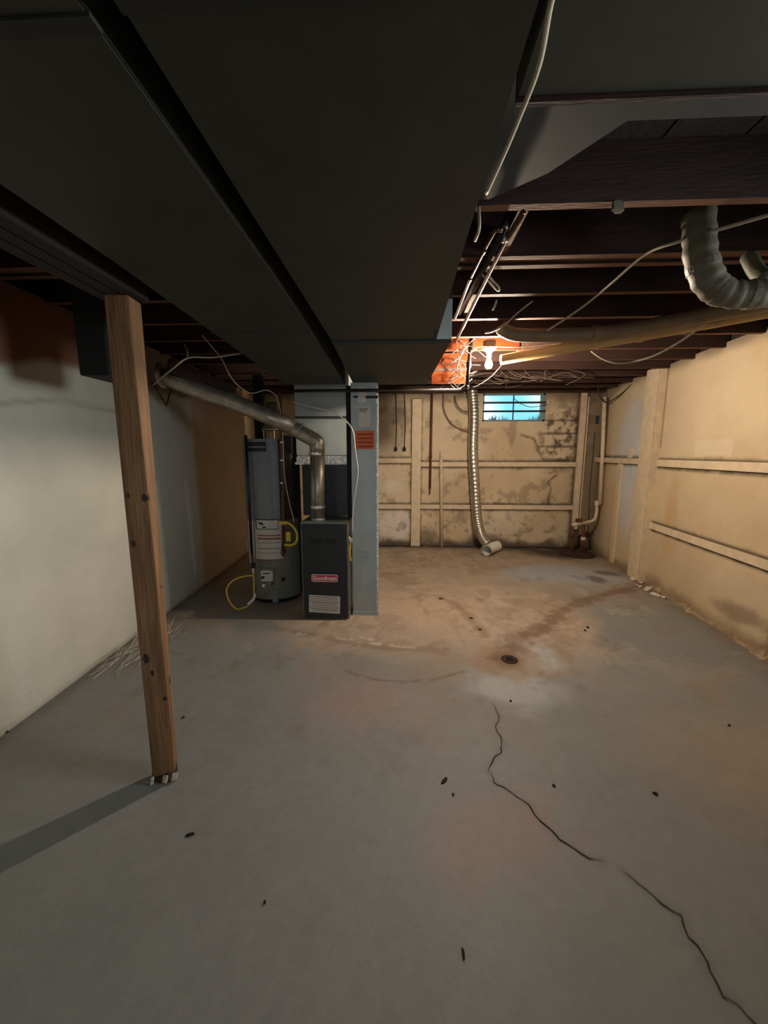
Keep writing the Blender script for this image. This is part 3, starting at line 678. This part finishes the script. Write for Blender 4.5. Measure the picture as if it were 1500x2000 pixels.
for row, (y0, n) in enumerate(((1078, 6), (1088, 4))):   # illegible marker scribble
    for k in range(n):
        a = chp(697+row*4+k*4.6, y0-3+rnd.uniform(-1, 1)); b = chp(698.5+row*4+k*4.6+rnd.uniform(-1, 2), y0+3)
        part('marker_scribble', bar((a.x, cy0-.001, a.z), (b.x, cy0-.001, b.z), .0012, .004, up=(0,1,0)), 'casing', t)
        part('marker_scribble', bar((a.x, cy0-.001, (a.z+b.z)/2), (b.x+.008, cy0-.001, a.z-.004), .0012, .003, up=(0,1,0)), 'casing', t)
bx0 = ony(687, 900, 3.50)
single('gap_shade_strip', box(-.508, -.432, 3.56, 3.60, .904, ZD-.002), 'deep', 'black strip added to carry the shade between furnace and grey chase', 'strip', (-.47, 3.56, 1))  # added black strip, stands in for the shade in the gap

# furnace flue
fl = thing('furnace_flue', 'silver flue pipe rising from the furnace and running to the left wall', 'flue pipe', (-.76, 3.43, .9))
vz = 1.50
part('vertical_pipe', tube([(-.763, 3.43, .895), (-.752, 3.43, vz)], .064, 20), 'flue', fl, smooth=True)
e0 = Vector((-.752, 3.43, vz)); e1 = ony(590, 846, 3.43)
elb = spline([e0, e0+Vector((0, 0, .06)), ony(617, 862, 3.43), e1, ony(560, 828, 3.43)], 6)[6:]
part('elbow', tube([e0]+elb, .066, 20), 'flue', fl, smooth=True)
hp = [ony(575, 836, 3.43), ony(520, 812, 3.42), ony(450, 783, 3.36), ony(400, 767, 3.30), ony(345, 745, 3.22), ony(322, 734, 3.19)]
part('sloping_pipe', tube(hp, .070, 20), 'flue', fl, smooth=True)
for q in (.895+.01, 1.02, vz-.005): part('pipe_collar', ring((-.76, 3.43, q), (0,0,1), .069, .012), 'foil', fl, smooth=False)
d_ = (hp[1]-hp[0]).normalized()
part('pipe_collar', ring(ony(585, 842, 3.43), d_, .073, .01), 'flue', fl); part('wall_thimble', ring(hp[-1]+Vector((-.012,0,0)), (1,0,0), .10, .01), 'flue', fl)
part('pipe_collar', ring(hp[2], hp[3]-hp[1], .075, .01), 'flue', fl)
part('seam', tube([(-.775, 3.368, .92), (-.765, 3.367, vz)], .003, 6), 'ductd', fl)

# water heater
hc = Vector((-1.318, 3.89, 0)); hr = .272
wh = thing('water_heater', 'tall grey and dark cylindrical water heater left of the furnace', 'water heater', hc)
part('tank_jacket', lathe([(hr-.02, .035), (hr, .05), (hr, 1.60), (hr-.006, 1.615), (hr-.03, 1.625), (0, 1.63)], hc, 40), 'darkbrown', wh, smooth=False)  # dark jacket colour also carries the shade on the cylinder's right
part('bottom_ring', lathe([(hr-.03, 0), (hr-.02, .04)], hc, 40), 'deep', wh)
A = lambda px: math.atan2(*(lambda q: (q.y-hc.y, q.x-hc.x))(onheater(px)))
def onheater(px, py=1000):
    d = ray(px, py); d2 = Vector((d.x, d.y)); o2 = Vector((-hc.x, -hc.y)); aa = d2.dot(d2); bb = 2*o2.dot(d2); cc_ = o2.dot(o2)-hr*hr
    disc = max(0, bb*bb-4*aa*cc_); s = (-bb-math.sqrt(disc))/(2*aa); return CP+d*s
a480, a547, a555, a583 = A(482), A(547), A(556), A(581)
def hz(py, px=515): return onheater(px, py).z
part('lit_front_arc', arcband(hc, hr, .006, hz(1017), hz(857), a480, a547, 14), 'heater', wh)  # grey arc puts the lit part of the cylinder into colour
part('lower_jacket', arcband(hc, hr, .005, .05, hz(1017), a480-.05, a583, 22), 'heaterlow', wh)
part('warning_label', arcband(hc, hr+.005, .002, hz(1092), hz(1018), A(497), A(548), 10), 'paper', wh)
part('side_label', arcband(hc, hr+.005, .002, hz(1110), hz(1018), A(484), A(494), 5), 'paper', wh)
part('black_cap_band', arcband(hc, hr, .012, hz(885), hz(850), A(558), A(582), 8), 'deep', wh)
bl = part('brand_plate', arcband(hc, hr+.006, .002, hz(882), hz(863), A(489), A(526), 8), 'ink', wh)
sub('plate_line', arcband(hc, hr+.008, .0008, hz(874.5), hz(871.5), A(491), A(524), 8), 'heater', bl)
lf = part('rating_frame', arcband(hc, hr+.007, .001, hz(1034), hz(1014), A(499), A(542), 8), 'ink', wh)
sub('rating_field', arcband(hc, hr+.008, .001, hz(1032.5), hz(1016), A(501), A(541), 8), 'paper', lf)
for p0, p1, q0, q1 in ((504, 513, 1020, 1023), (508, 515, 1023, 1025), (512, 519, 1028, 1031)):
    sub('ink_stroke', arcband(hc, hr+.009, .001, hz(q1), hz(q0), A(p0), A(p1), 3), 'ink', lf)
for q, m_, hgt in ((1046, 'redink', 2.2), (1052, 'redink', 3), (1071, 'ink', 1), (1094, 'redink', 1.5), (1060, 'casing', 1), (1080, 'casing', 1)):
    part('printed_line', arcband(hc, hr+.007, .001, hz(q+hgt/2), hz(q-hgt/2), A(502), A(546), 8), m_, wh)
part('burner_cover', arcband(hc, hr+.005, .012, hz(1175), hz(1151), A(525), A(536), 5), 'heater', wh)
gp = onheater(526, 1120)
nrm = Vector((gp.x-hc.x, gp.y-hc.y, 0)).normalized(); tg = Vector((-nrm.y, nrm.x, 0))
gv = part('gas_control', obox(gp+nrm*.04, tg*.058, nrm*.045, (0,0,.055)), 'paper', wh, bevel=.006)
k1 = gp+nrm*.09
sub('control_knob', tube([k1+tg*(-.035)+Vector((0,0,-.01)), k1+tg*(-.035)+nrm*.02+Vector((0,0,-.01))], .014, 14), 'ink', gv)
sub('control_strip', obox(k1+Vector((0,0,.028)), tg*.035, nrm*.002, (0,0,.004)), 'ink', gv)
sub('igniter_button', tube([k1+tg*(-.028)+Vector((0,0,-.088)), k1+tg*(-.028)+nrm*.02+Vector((0,0,-.088))], .015, 12), 'white', gv)
part('control_lower', obox(gp+nrm*.03+Vector((0,0,-.085)), tg*.036, nrm*.035, (0,0,.032)), 'casing', wh, bevel=.005)
ip = onheater(553, 1131); n_ = Vector((ip.x-hc.x, ip.y-hc.y, 0)).normalized()
part('sight_hole', tube([ip+n_*.004, ip+n_*.012], .022, 14), 'deep', wh)
part('side_strap', arcband(hc, hr+.006, .006, hz(1168), hz(1108), A(573), A(578), 3), 'casing', wh)
# draft hood
dh = thing('draft_hood', 'cream draft hood on top of the water heater below the flue', 'flue hood', (hc.x, hc.y-.02, 1.63))
hx = Vector((hc.x+.02, hc.y-.02, 0))
part('hood_cone', lathe([(.11, 1.72), (.105, 1.74), (.055, 1.80), (.052, 2.0), (0.0, 2.0)], hx, 20), 'flue', dh, smooth=True)
for k in range(4):
    an = k*math.pi/2+.5; p = hx+Vector((.085*math.cos(an), .085*math.sin(an), 0)); part('hood_leg', tube([p+Vector((0,0,1.631)), p+Vector((0,0,1.74))], .007, 6), 'cream', dh)
part('hood_base', lathe([(.07, 1.631), (.075, 1.65), (.05, 1.665), (0, 1.665)], hx, 20), 'cream', dh)
bpn = box(-1.52, -1.44, 3.62, 3.66, 1.50, 1.84)
single('black_metal_stub', box(-1.68, -1.57, 4.40, 4.46, 1.35, 2.402), 'deep', 'dark narrow panel standing behind the left edge of the water heater', 'panel', (-1.5, 4.05, 1.4))
# heater pipes
q = lambda px, py, y: ony(px, py, y)
t = single('heater_gas_pipe', tube([q(547, 765, 3.52), q(549, 850, 3.52), q(553, 960, 3.53), q(553, 1085, 3.54)], .015, 10), 'rust', 'rusty gas pipe dropping in front of the water heater', 'pipe', q(547, 765, 3.52), smooth=True)
for py in (864, 899, 943): sub('pipe_strap', ring(q(550.5, py, 3.52), (0,0,1), .019, .006), 'foil', t)
sub('gas_cock', tube([q(545, 1020, 3.53), q(561, 1022, 3.53)], .02, 10), 'yellow', t, smooth=True)
sub('drip_cap', ring(q(553, 1078, 3.54), (0,0,1), .022, .02), 'rust', t)
cable('yellow_gas_connector', [q(556, 1019, 3.5), q(568, 1024, 3.48), q(579, 1038, 3.47), q(580, 1055, 3.48), q(572, 1064, 3.5), q(556, 1064, 3.52)], .012, 'yellow', 'yellow coated gas connector looping beside the water heater', cat='gas connector', seg=10)
sh_ = single('gas_shutoff_tag', obox(q(563, 1048, 3.50), (.022, 0, 0), (0, .003, 0), (0, 0, .045)), 'yellow', 'small yellow tag hanging inside the gas connector loop', 'tag', q(563, 1048, 3.50))
t = single('relief_drain_pipe', tube([q(480, 850, 3.62), q(485, 950, 3.60), q(492, 1082, 3.57)], .014, 8), 'blackpipe', 'dark drain pipe running down the left side of the water heater', 'pipe', q(480, 850, 3.62), smooth=True)
sub('drain_cock', ring(q(494, 1104, 3.55), (0,0,1), .022, .025), 'blackpipe', t)
sub('pipe_end', tube([q(492, 1082, 3.57), q(494, 1100, 3.55)], .016, 8), 'rust', t)
sub('brass_tip', tube([q(494, 1108, 3.55), q(495, 1119, 3.55)], .012, 8), 'cream', t)
cable('yellow_tube_loop', [q(495, 1118, 3.54), q(496, 1140, 3.52), q(496, 1160, 3.50)], .0075, 'yellow', 'yellow tube hanging straight down beside the heater', cat='tube')
cable('yellow_tube_coil', [q(495, 1124, 3.53), q(475, 1126, 3.50), q(455, 1134, 3.45), q(443, 1150, 3.42), q(446, 1170, 3.40), q(456, 1185, 3.40), q(466, 1190, 3.40), q(484, 1184, 3.40)], .0085, 'yellow', 'yellow tube curling in a loop just above the floor', cat='tube')
cable('white_hose_end', [q(498, 1160, 3.48), q(495, 1170, 3.44), q(484, 1181, 3.40)], .013, 'white', 'white hose piece joining the two ends of the yellow tube', cat='hose')

# ---------------------------------------------------------------- post, beam, hanging box
pt = thing('support_post', 'wooden support post with dark knots standing on the floor at left', 'post', (-1.09, 1.545, 0))
bm = bmesh.new(); pw = .0445
def pang(z): return math.radians(25-20*max(0, min(1, z/2.09)))      # the sawn post is twisted
def pcen(z): return Vector((-1.097+.012*z/2.09, 1.548, z))
prev = None
for k in range(15):
    z = .045+(2.09-.045)*k/14; a_ = pang(z); c_ = pcen(z)
    cur = [bm.verts.new(c_+Vector((math.cos(a_)*u-math.sin(a_)*v, math.sin(a_)*u+math.cos(a_)*v, 0))*pw) for u, v in ((-1,-1), (1,-1), (1,1), (-1,1))]
    if prev is None: bm.faces.new(cur[::-1])
    else:
        for i in range(4): bm.faces.new((prev[i], prev[(i+1)%4], cur[(i+1)%4], cur[i]))
    prev = cur
bm.faces.new(prev)
part('post_shaft', bm, 'post', pt, bevel=.003)
def knot(front, u, z, rx, rz):
    a_ = pang(z); n = Vector((math.sin(a_), -math.cos(a_), 0)) if front else Vector((math.cos(a_), math.sin(a_), 0))
    t_ = Vector((-n.y, n.x, 0)); c_ = pcen(z)+n*pw+t_*u*pw; bm = bmesh.new()
    A = []; B = []
    for k in range(12):
        q_ = 2*math.pi*k/12; w_ = rnd.uniform(.8, 1.15); d = t_*math.cos(q_)*rx*w_+Vector((0, 0, math.sin(q_)*rz*w_))
        A.append(bm.verts.new(c_+d-n*.002)); B.append(bm.verts.new(c_+d*.9+n*.0012))
    bm.faces.new(A); bm.faces.new(B[::-1])
    for k in range(12): bm.faces.new((A[k], B[k], B[(k+1)%12], A[(k+1)%12]))
    part('knot', bm, 'knot', pt)
rnd = random.Random(3)
for f_, u, z, rx, rz in ((1, .72, 1.32, .012, .018), (1, -.6, 1.33, .006, .014), (1, -.55, 1.13, .009, .016), (1, -.5, .62, .013, .026), (1, -.1, .55, .008, .014),
                         (0, -.8, 1.32, .008, .014), (0, .4, .47, .010, .02), (1, .75, .42, .010, .012), (0, .2, .92, .005, .008)): knot(f_, u, z, rx, rz)
for dx, dy, wx, hz_, rot in ((-.030, -.052, .007, .022, .3), (.022, -.040, .013, .020, -.35), (.056, -.022, .012, .018, .25)):
    c_ = Vector((-1.097+dx, 1.548+dy, hz_+.002)); part('white_shim', obox(c_, (wx*math.cos(rot), wx*math.sin(rot), .003), (-.005*math.sin(rot), .005*math.cos(rot), 0), (.004, 0, hz_)), 'plaster', pt, bevel=.002)
part('post_foot', box(-1.135, -1.06, 1.51, 1.58, .0, .05), 'darkbrown', pt)
bmx = thing('main_beam', 'dark heavy wooden beam resting on the support post', 'beam', (-1.07, 0, 2.09))
for k in range(3): part('beam_plank', box(-1.18+k*.058, -1.124+k*.058, YF+.03, 1.592, 2.092, 2.398), 'beam', bmx, bevel=.003)
single('hanging_metal_box', box(-1.655, -1.50, 1.98, 2.30, 1.895, 2.396), 'deep', 'black metal box hanging from the joists left of the post top', 'box', (-1.58, 2.1, 2.1), bevel=.004)
rb = bar(onz(345, 722, 2.30), onz(457, 772, 2.30), .05, .10)
single('loose_ledger_board', bar(ony(330, 712, 3.05), ony(458, 766, 3.60), .04, .10), 'joist', 'reddish wooden ledger board above the flue pipe near the left wall', 'board', ony(330, 712, 3.05))

# ---------------------------------------------------------------- gas line, pipes and vent overhead
gpipe = thing('overhead_gas_line', 'black iron gas pipe crossing under the ducts and rising beside the bulb', 'pipe', (0, 3.33, 2.02))
part('horizontal_run', tube([(-.98, 3.34, 2.022), (.512, 3.34, 2.022)], .014, 10), 'blackpipe', gpipe, smooth=True)
part('riser', tube([(.535, 3.34, 2.03), (.557, 3.34, 2.44)], .015, 10), 'blackpipe', gpipe, smooth=True)
part('pipe_elbow', tube(spline([(.50, 3.34, 2.022), (.53, 3.34, 2.025), (.535, 3.34, 2.055)]), .020, 10), 'blackpipe', gpipe, smooth=True)
part('coupling', ring((.545, 3.34, 2.22), (0,0,1), .02, .025), 'blackpipe', gpipe)
part('tee_fitting', ring((.557, 3.34, 2.36), (0,0,1), .022, .03), 'blackpipe', gpipe)
lp = [onz(982, 448, 2.35), onz(966, 450, 2.35), onz(945, 490, 2.35), onz(918, 545, 2.35), onz(888, 622, 2.35)]
t = single('water_line', tube(lp, .009, 8), 'copper', 'shiny thin copper pipe along the trunk duct, ending in a bend', 'pipe', lp[1], smooth=True)
for k in (2, 3): sub('solder_joint', ring(lp[k], lp[k+1]-lp[k-1], .012, .014), 'copper', t)
lp = [onz(1022, 415, 2.35), onz(990, 467, 2.35), onz(950, 545, 2.35), onz(905, 635, 2.35), onz(890, 668, 2.35)]
t = single('second_water_line', tube(lp, .011, 8), 'copper', 'longer copper pipe to the right of the bent copper pipe', 'pipe', lp[1], smooth=True)
for px, py in ((983, 467), (990, 466)): sub('pipe_clip', ring(onz(px, py, 2.35), (1,.2,0), .013, .004), 'foil', t)
lp = [onz(950, 520, 2.36), onz(884, 648, 2.36)]
single('dark_iron_pipe', tube([onz(985, 440, 2.379), onz(925, 560, 2.379), onz(897, 610, 2.379)], .018, 10), 'blackpipe', 'thick dark iron pipe running between the two copper pipes', 'pipe', onz(985, 440, 2.37), smooth=True)
pa = [Vector((.80, 3.36, 2.285)), onz(1100, 680, 2.30), onz(1250, 655, 2.315), onz(1400, 627, 2.335), onz(1520, 606, 2.345), onz(1700, 575, 2.35)]
pa = [ony(978, 703, 3.25), ony(1100, 681, 3.05), ony(1250, 655, 2.85), ony(1400, 627, 2.62), ony(1520, 604, 2.45), ony(1640, 580, 2.3)]
t = single('tan_drain_pipe', tube(pa, .039, 16), 'tan', 'long tan pipe running from the bulb towards the right wall', 'pipe', pa[0], smooth=True)
sub('pipe_collar', ring(ony(1250, 655, 2.85), pa[3]-pa[1], .045, .02), 'tan', t)
pb = spline([ony(977, 636, 2.9), ony(984, 645, 2.9), ony(1010, 654, 2.88), ony(1080, 655, 2.85), ony(1165, 652, 2.80), ony(1250, 640, 2.68), ony(1400, 611, 2.5), ony(1520, 588, 2.35), ony(1640, 565, 2.2)], 6)
t = single('brown_waste_pipe', tube(pb, .045, 16), 'tanb', 'brown-grey pipe just above and behind the tan pipe', 'pipe', pb[0], smooth=True)
sub('pipe_hub', ring(ony(1165, 652, 2.80), (1,0,0), .052, .03), 'tanb', t)
ve = thing('white_vent_elbow', 'dirty white taped vent duct bending under the joists at upper right', 'duct', (1.2, 1.75, 2.2))
vp = [ony(1364, 415, 1.78), ony(1366, 465, 1.76), ony(1369, 505, 1.75), ony(1382, 543, 1.74), ony(1402, 566, 1.73), ony(1430, 575, 1.72), ony(1462, 575, 1.71), ony(1500, 574, 1.70), ony(1640, 572, 1.68)]
vs_ = spline(vp, 5)
part('vent_pipe', tube(vs_, .07, 20, rf=lambda s: .057-.006*sm(.35, .6, np.array(s)).item()+.0025*math.sin(s*70)), 'dirtywhite', ve, smooth=True)
for k in (12, 21, 31): part('tape_wrap', ring(vs_[k], vs_[k+1]-vs_[k-1], .059 if k < 15 else .055, .012), 'dirtywhite', ve)
part('side_branch', tube(spline([ony(1462, 500, 1.85), ony(1478, 530, 1.80), ony(1496, 545, 1.74)]), .03, 12), 'dirtywhite', ve, smooth=True)
nl = single('joist_insulation_scrap', obox(onz(1207, 404, 2.385), (.022, 0, 0), (.008, .014, 0), (0, 0, .02)), 'dirtywhite', 'small pale scrap stuck on the front joist at upper right', 'scrap', onz(1207, 404, 2.385), bevel=.008)

# ---------------------------------------------------------------- bulb
hpn = single('wooden_panel', box(.27, .60, 3.70, 3.72, 2.13, 2.40), 'lumber', 'orange-brown wooden panel hanging below the joists left of the gas riser', 'panel', (.43, 3.70, 2.4))
sub('panel_batten', box(.27, .60, 3.69, 3.70, 2.24, 2.27), 'joist', hpn)
lt = thing('bare_light_bulb', 'lit bare bulb in a porcelain holder under the joists', 'light bulb', BULB)
bx_, by_, bz_ = BULB
part('glass_bulb', lathe([(0, -.052), (.016, -.048), (.027, -.034), (.030, -.02), (.027, -.004), (.016, .018), (.013, .03), (0, .032)], BULB, 16), 'bulb', lt, smooth=True)
part('socket', lathe([(.0, .03), (.018, .03), (.020, .07), (.03, .085), (.055, .10), (.058, .112), (0, .115)], BULB, 20), 'porc', lt, smooth=True)
part('junction_box', lathe([(.05, .115), (.052, .165), (0, .165)], BULB, 8), 'box', lt)

# ---------------------------------------------------------------- wires
cable('long_white_cable', [onz(1560, 400, 2.33), onz(1500, 420, 2.35), onz(1330, 470, 2.36), onz(1262, 496, 2.385), ony(1200, 548, 2.15), ony(1150, 590, 2.42), ony(1105, 622, 2.6), ony(1068, 646, 2.74)], .0065, 'wire', 'long white cable swooping from the upper right to the waste pipe')
cable('sagging_white_cable', [ony(1155, 686, 2.95), ony(1175, 700, 2.9), ony(1203, 709, 2.85), ony(1235, 707, 2.8), ony(1280, 694, 2.7), ony(1330, 666, 2.6), ony(1378, 632, 2.5)], .0065, 'wire', 'white cable sagging in a loop below the tan pipe')
cable('trunk_edge_cable', [onz(1092, -40, 2.27), onz(1075, 10, 2.27), onz(1052, 130, 2.27), onz(1010, 240, 2.27), onz(985, 300, 2.27), onz(950, 378, 2.27)], .0055, 'wire', 'pale cable stapled along the right edge of the trunk duct')
cable('short_drop_cable', [onz(935, 405, 2.399), onz(936, 445, 2.31), onz(928, 470, 2.30)], .006, 'wire', 'short cable end dropping beside the trunk duct near the first joist')
cable('loop_cable', [onz(944, 520, 2.38), onz(960, 545, 2.35), onz(975, 562, 2.33), onz(972, 567, 2.33), onz(955, 550, 2.34), onz(934, 528, 2.38)], .005, 'wire', 'narrow cable loop hanging between joists near the copper pipes')
cable('curved_grey_cable', [ony(1040, 588, 2.6), ony(1010, 612, 2.7), ony(985, 635, 2.8), ony(960, 648, 2.9), ony(948, 650, 2.95)], .006, 'wire', 'curved cable crossing the left end of the waste pipe')
cable('stub_cable', [onz(970, 586, 2.38), onz(966, 598, 2.35), onz(962, 605, 2.34)], .006, 'wire', 'short white stub hanging from a joist left of the long cable')
cable('bulb_feed_cable', [ony(1125, 668, 3.0), ony(1080, 672, 3.1), ony(1010, 678, 3.2), ony(940, 677, 3.3), ony(920, 688, 3.32)], .0038, 'wire', 'white cable running from the tan pipe past the bulb holder')
cable('diagonal_white_cable', [ony(1047, 663, 3.3), ony(1030, 674, 3.28), ony(1010, 687, 3.26)], .007, 'wire', 'short thick white cable end beside the bulb')
cable('riser_white_cable', [ony(892, 720, 3.3), ony(902, 690, 3.3), ony(915, 672, 3.31), ony(928, 660, 3.32)], .003, 'wiremid', 'white cable bending left of the gas riser')
cable('knotted_cable', [ony(918, 690, 3.28), ony(910, 684, 3.26), ony(914, 676, 3.26), ony(925, 678, 3.26), ony(938, 688, 3.28), ony(948, 697, 3.3)], .003, 'wiremid', 'knotted white cable between the gas riser and the bulb')
cable('descending_white_cable', [ony(985, 707, 3.4), ony(960, 735, 3.4), ony(935, 752, 3.4), ony(922, 757, 3.4)], .0028, 'wired', 'white cable sloping from the bulb down to the gas riser')
cable('lower_left_cable', [ony(922, 740, 3.4), ony(908, 752, 3.4), ony(893, 760, 3.4), ony(880, 752, 3.4)], .003, 'wiremid', 'thin cable hooking under the end of the trunk duct')
t_ = cable('parallel_cable', [onz(925, 590, 2.37), onz(912, 625, 2.36), onz(904, 642, 2.36)], .006, 'wire', 'pale cable beside the lower end of the copper pipes')
cable('left_brace_cable', [ony(470, 690, 2.7), ony(415, 698, 2.65), ony(368, 699, 2.6), ony(335, 722, 2.62), onplane(298, 753, (-2.18,2.9,0), (1,0,0))], .006, 'wire', 'pale cable running from the left duct down behind the post')
cable('left_tie_cable', [ony(360, 672, 2.65), ony(366, 685, 2.62), ony(366, 699, 2.6)], .006, 'wire', 'short tie wire holding the pale cable behind the post')
cable('thermostat_cable', [ony(395, 655, 2.8), ony(432, 700, 3.0), ony(450, 735, 3.1), ony(470, 757, 3.2), ony(492, 768, 3.3), ony(520, 762, 3.4), ony(538, 772, 3.46), ony(545, 790, 3.48), ony(552, 850, 3.48), ony(556, 930, 3.49), ony(566, 985, 3.49), ony(575, 1020, 3.47)], .0045, 'wire', 'thin tan wire running down beside the heater gas pipe')
cable('furnace_white_cable', [ony(570, 785, 3.6), ony(600, 793, 3.5), ony(650, 805, 3.36), ony(678, 825, 3.3), ony(690, 845, 3.28), ony(694, 880, 3.28), ony(699, 918, 3.29), ony(695, 955, 3.3), ony(690, 990, 3.32), ony(688, 1040, 3.36)], .006, 'white', 'white cable curving down over the grey chase to the furnace')
cable('dark_bracket_wire', [onplane(296, 745, (-2.175,2.9,0), (1,0,0)), onplane(325, 792, (-2.13,2.9,0), (1,0,0)), onplane(333, 762, (-2.20,2.9,0), (1,0,0))], .006, 'wired', 'dark angled wire hanging against the left wall behind the post', smooth=False)
cable('wall_wire', [ony(1168, 755, 5.7), ony(1172, 775, 5.7), ony(1185, 786, 5.7), ony(1210, 772, 5.5), ony(1240, 745, 5.2)], .008, 'wired', 'dark wire drooping across the top of the back right corner')
cable('back_wall_loop', [ony(868, 768, 6.0), ony(868, 800, 6.05), ony(880, 825, 6.1), ony(900, 838, 6.1), ony(918, 840, 6.0)], .008, 'tanb', 'large tan cable loop on the back wall left of the flexible duct')
cable('small_dark_loop', [ony(888, 772, 6.0), ony(892, 790, 6.0), ony(903, 802, 6.0), ony(918, 806, 5.98)], .008, 'wired', 'small dark cable loop on the back wall left of the flexible duct')
cable('window_wire', [ony(1003, 778, 6.17), ony(1020, 790, 6.1), ony(1040, 795, 6.1), ony(1068, 790, 6.17)], .005, 'wired', 'thin wire drooping in front of the basement window')
# tangle of thin wires between the bulb and the window
rnd = random.Random(12); bm = bmesh.new()
for k in range(16):
    x = rnd.uniform(900, 1060); y0 = rnd.uniform(722, 752); d = rnd.uniform(4.2, 5.6); pts = []
    for j in range(5): pts.append(ony(x+j*rnd.uniform(8, 32), y0+rnd.uniform(-9, 9)+j*rnd.uniform(-2, 3), d+rnd.uniform(-.15, .15)))
    tube(spline(pts, 5), rnd.uniform(.002, .0035), 5, bm)
for pts in ([(985,718),(1010,735),(1038,738),(1060,742)], [(1018,710),(1028,728),(1040,738)], [(1065,738),(1068,722),(1110,722),(1138,728),(1138,736),(1105,752)], [(1055,745),(1100,728),(1125,735)], [(975,722),(995,738),(1020,740)], [(960,700),(1000,725),(1050,745)]):
    tube(spline([ony(a, b, 4.6) for a, b in pts], 6), .004, 5, bm)
tag(obj('wire_tangle', bm, 'wiremid', smooth=True), 'loose tangle of thin wires hanging between the bulb and the window', 'wires', kind='stuff')
rnd = random.Random(15); bm = bmesh.new()
for k in range(16):
    x = rnd.uniform(862, 905); y0 = rnd.uniform(672, 745); d = rnd.uniform(3.5, 3.62); pts = []
    for j in range(4): pts.append(ony(x+j*rnd.uniform(-12, 14), y0+j*rnd.uniform(-9, 12), d+rnd.uniform(-.03, .03)))
    tube(spline(pts, 4), rnd.uniform(.002, .005), 5, bm)
tag(obj('cobweb_wires', bm, 'wired', smooth=True), 'dark dusty wires and cobwebs in front of the lit joist left of the bulb', 'wires', kind='stuff')

# ---------------------------------------------------------------- floor litter
rnd = random.Random(21)
def fleck(px, py, lx, ly, ang, label, group=None):
    p = onz(px, py); bm = bmesh.new(); n = 9; top = []; bot = []
    for k in range(n):
        a = 2*math.pi*k/n; r = rnd.uniform(.75, 1.15); x = lx*r*math.cos(a); y = ly*r*math.sin(a)
        X = x*math.cos(ang)-y*math.sin(ang); Y = x*math.sin(ang)+y*math.cos(ang)
        bot.append(bm.verts.new((X, Y, .0))); top.append(bm.verts.new((X*.75, Y*.75, .008*rnd.uniform(.7, 1.2))))
    bm.faces.new(bot[::-1]); bm.faces.new(top)
    for k in range(n): bm.faces.new((bot[k], bot[(k+1)%n], top[(k+1)%n], top[k]))
    o = obj('debris_chip', bm, 'dirt'); o.location = (p.x, p.y, .001); tag(o, label, 'debris', group)
G = 'dark debris chips scattered on the floor'
fleck(868, 1526, .030, .009, .9, 'dark oblong chip on the floor left of the long crack', G)
fleck(885, 1553, .005, .005, 0, 'tiny round dark speck just below the oblong chip by the crack', G)
fleck(1082, 1536, .008, .005, -.3, 'small dark chip on the floor right of the long crack', G)
fleck(1280, 1551, .012, .005, -.3, 'small dark chip on the floor at far right', G)
fleck(372, 1631, .020, .005, .3, 'thin dark chip on the floor in front of the post', G)
fleck(905, 1864, .004, .016, .1, 'thin dark upright sliver low in the foreground', G)
fleck(517, 1764, .005, .004, .1, 'tiny dark speck in the left foreground', G)
fleck(861, 1170, .028, .012, 0, 'dark chip on the floor farthest from the viewer, right of the grey chase', G)
fleck(920, 1208, .024, .011, 0, 'black chip on the floor between the grey chase and the drain', G)
fleck(937, 1230, .016, .010, -.6, 'small brown chip just above the drain on its left', G)
fleck(1148, 1226, .014, .020, -.4, 'dark chip on the floor right of the drain, upper of two', G)
fleck(1143, 1232, .012, .016, -.4, 'dark chip on the floor right of the drain, lower of two', G)
fleck(997, 1370, .008, .006, 0, 'small dark speck at the top of the crack below the drain', G)
fleck(1424, 1418, .008, .005, 0, 'small dark speck near the right edge of the floor', G)
fleck(8, 1432, .022, .012, .5, 'dark reddish chip at the foot of the left wall', G)
fleck(358, 1402, .008, .010, 0, 'tiny dark chip on the floor right of the post', G)
bm = bmesh.new()
for k in range(70):
    c = Vector((LX(2.75)+.10+rnd.uniform(-.05, .22), 2.72+rnd.uniform(-.35, .35), rnd.uniform(.004, .05))); a = rnd.uniform(-.9, .9); l = rnd.uniform(.05, .16)
    d = Vector((math.sin(a)*.6, math.cos(a), rnd.uniform(-.1, .12)))*l
    p0 = c-d; p1 = c+d; p0.x = max(p0.x, LX(p0.y)+.02); p1.x = max(p1.x, LX(p1.y)+.02); p0.z = max(.003, p0.z); p1.z = max(.003, p1.z)
    tube(spline([p0, c+Vector((rnd.uniform(0, .03), 0, rnd.uniform(0, .02))), p1], 4), .0016, 4, bm)
tag(obj('dry_strands', bm, 'straw'), 'tangle of dry pale strands at the foot of the left wall behind the post', 'debris', kind='stuff')
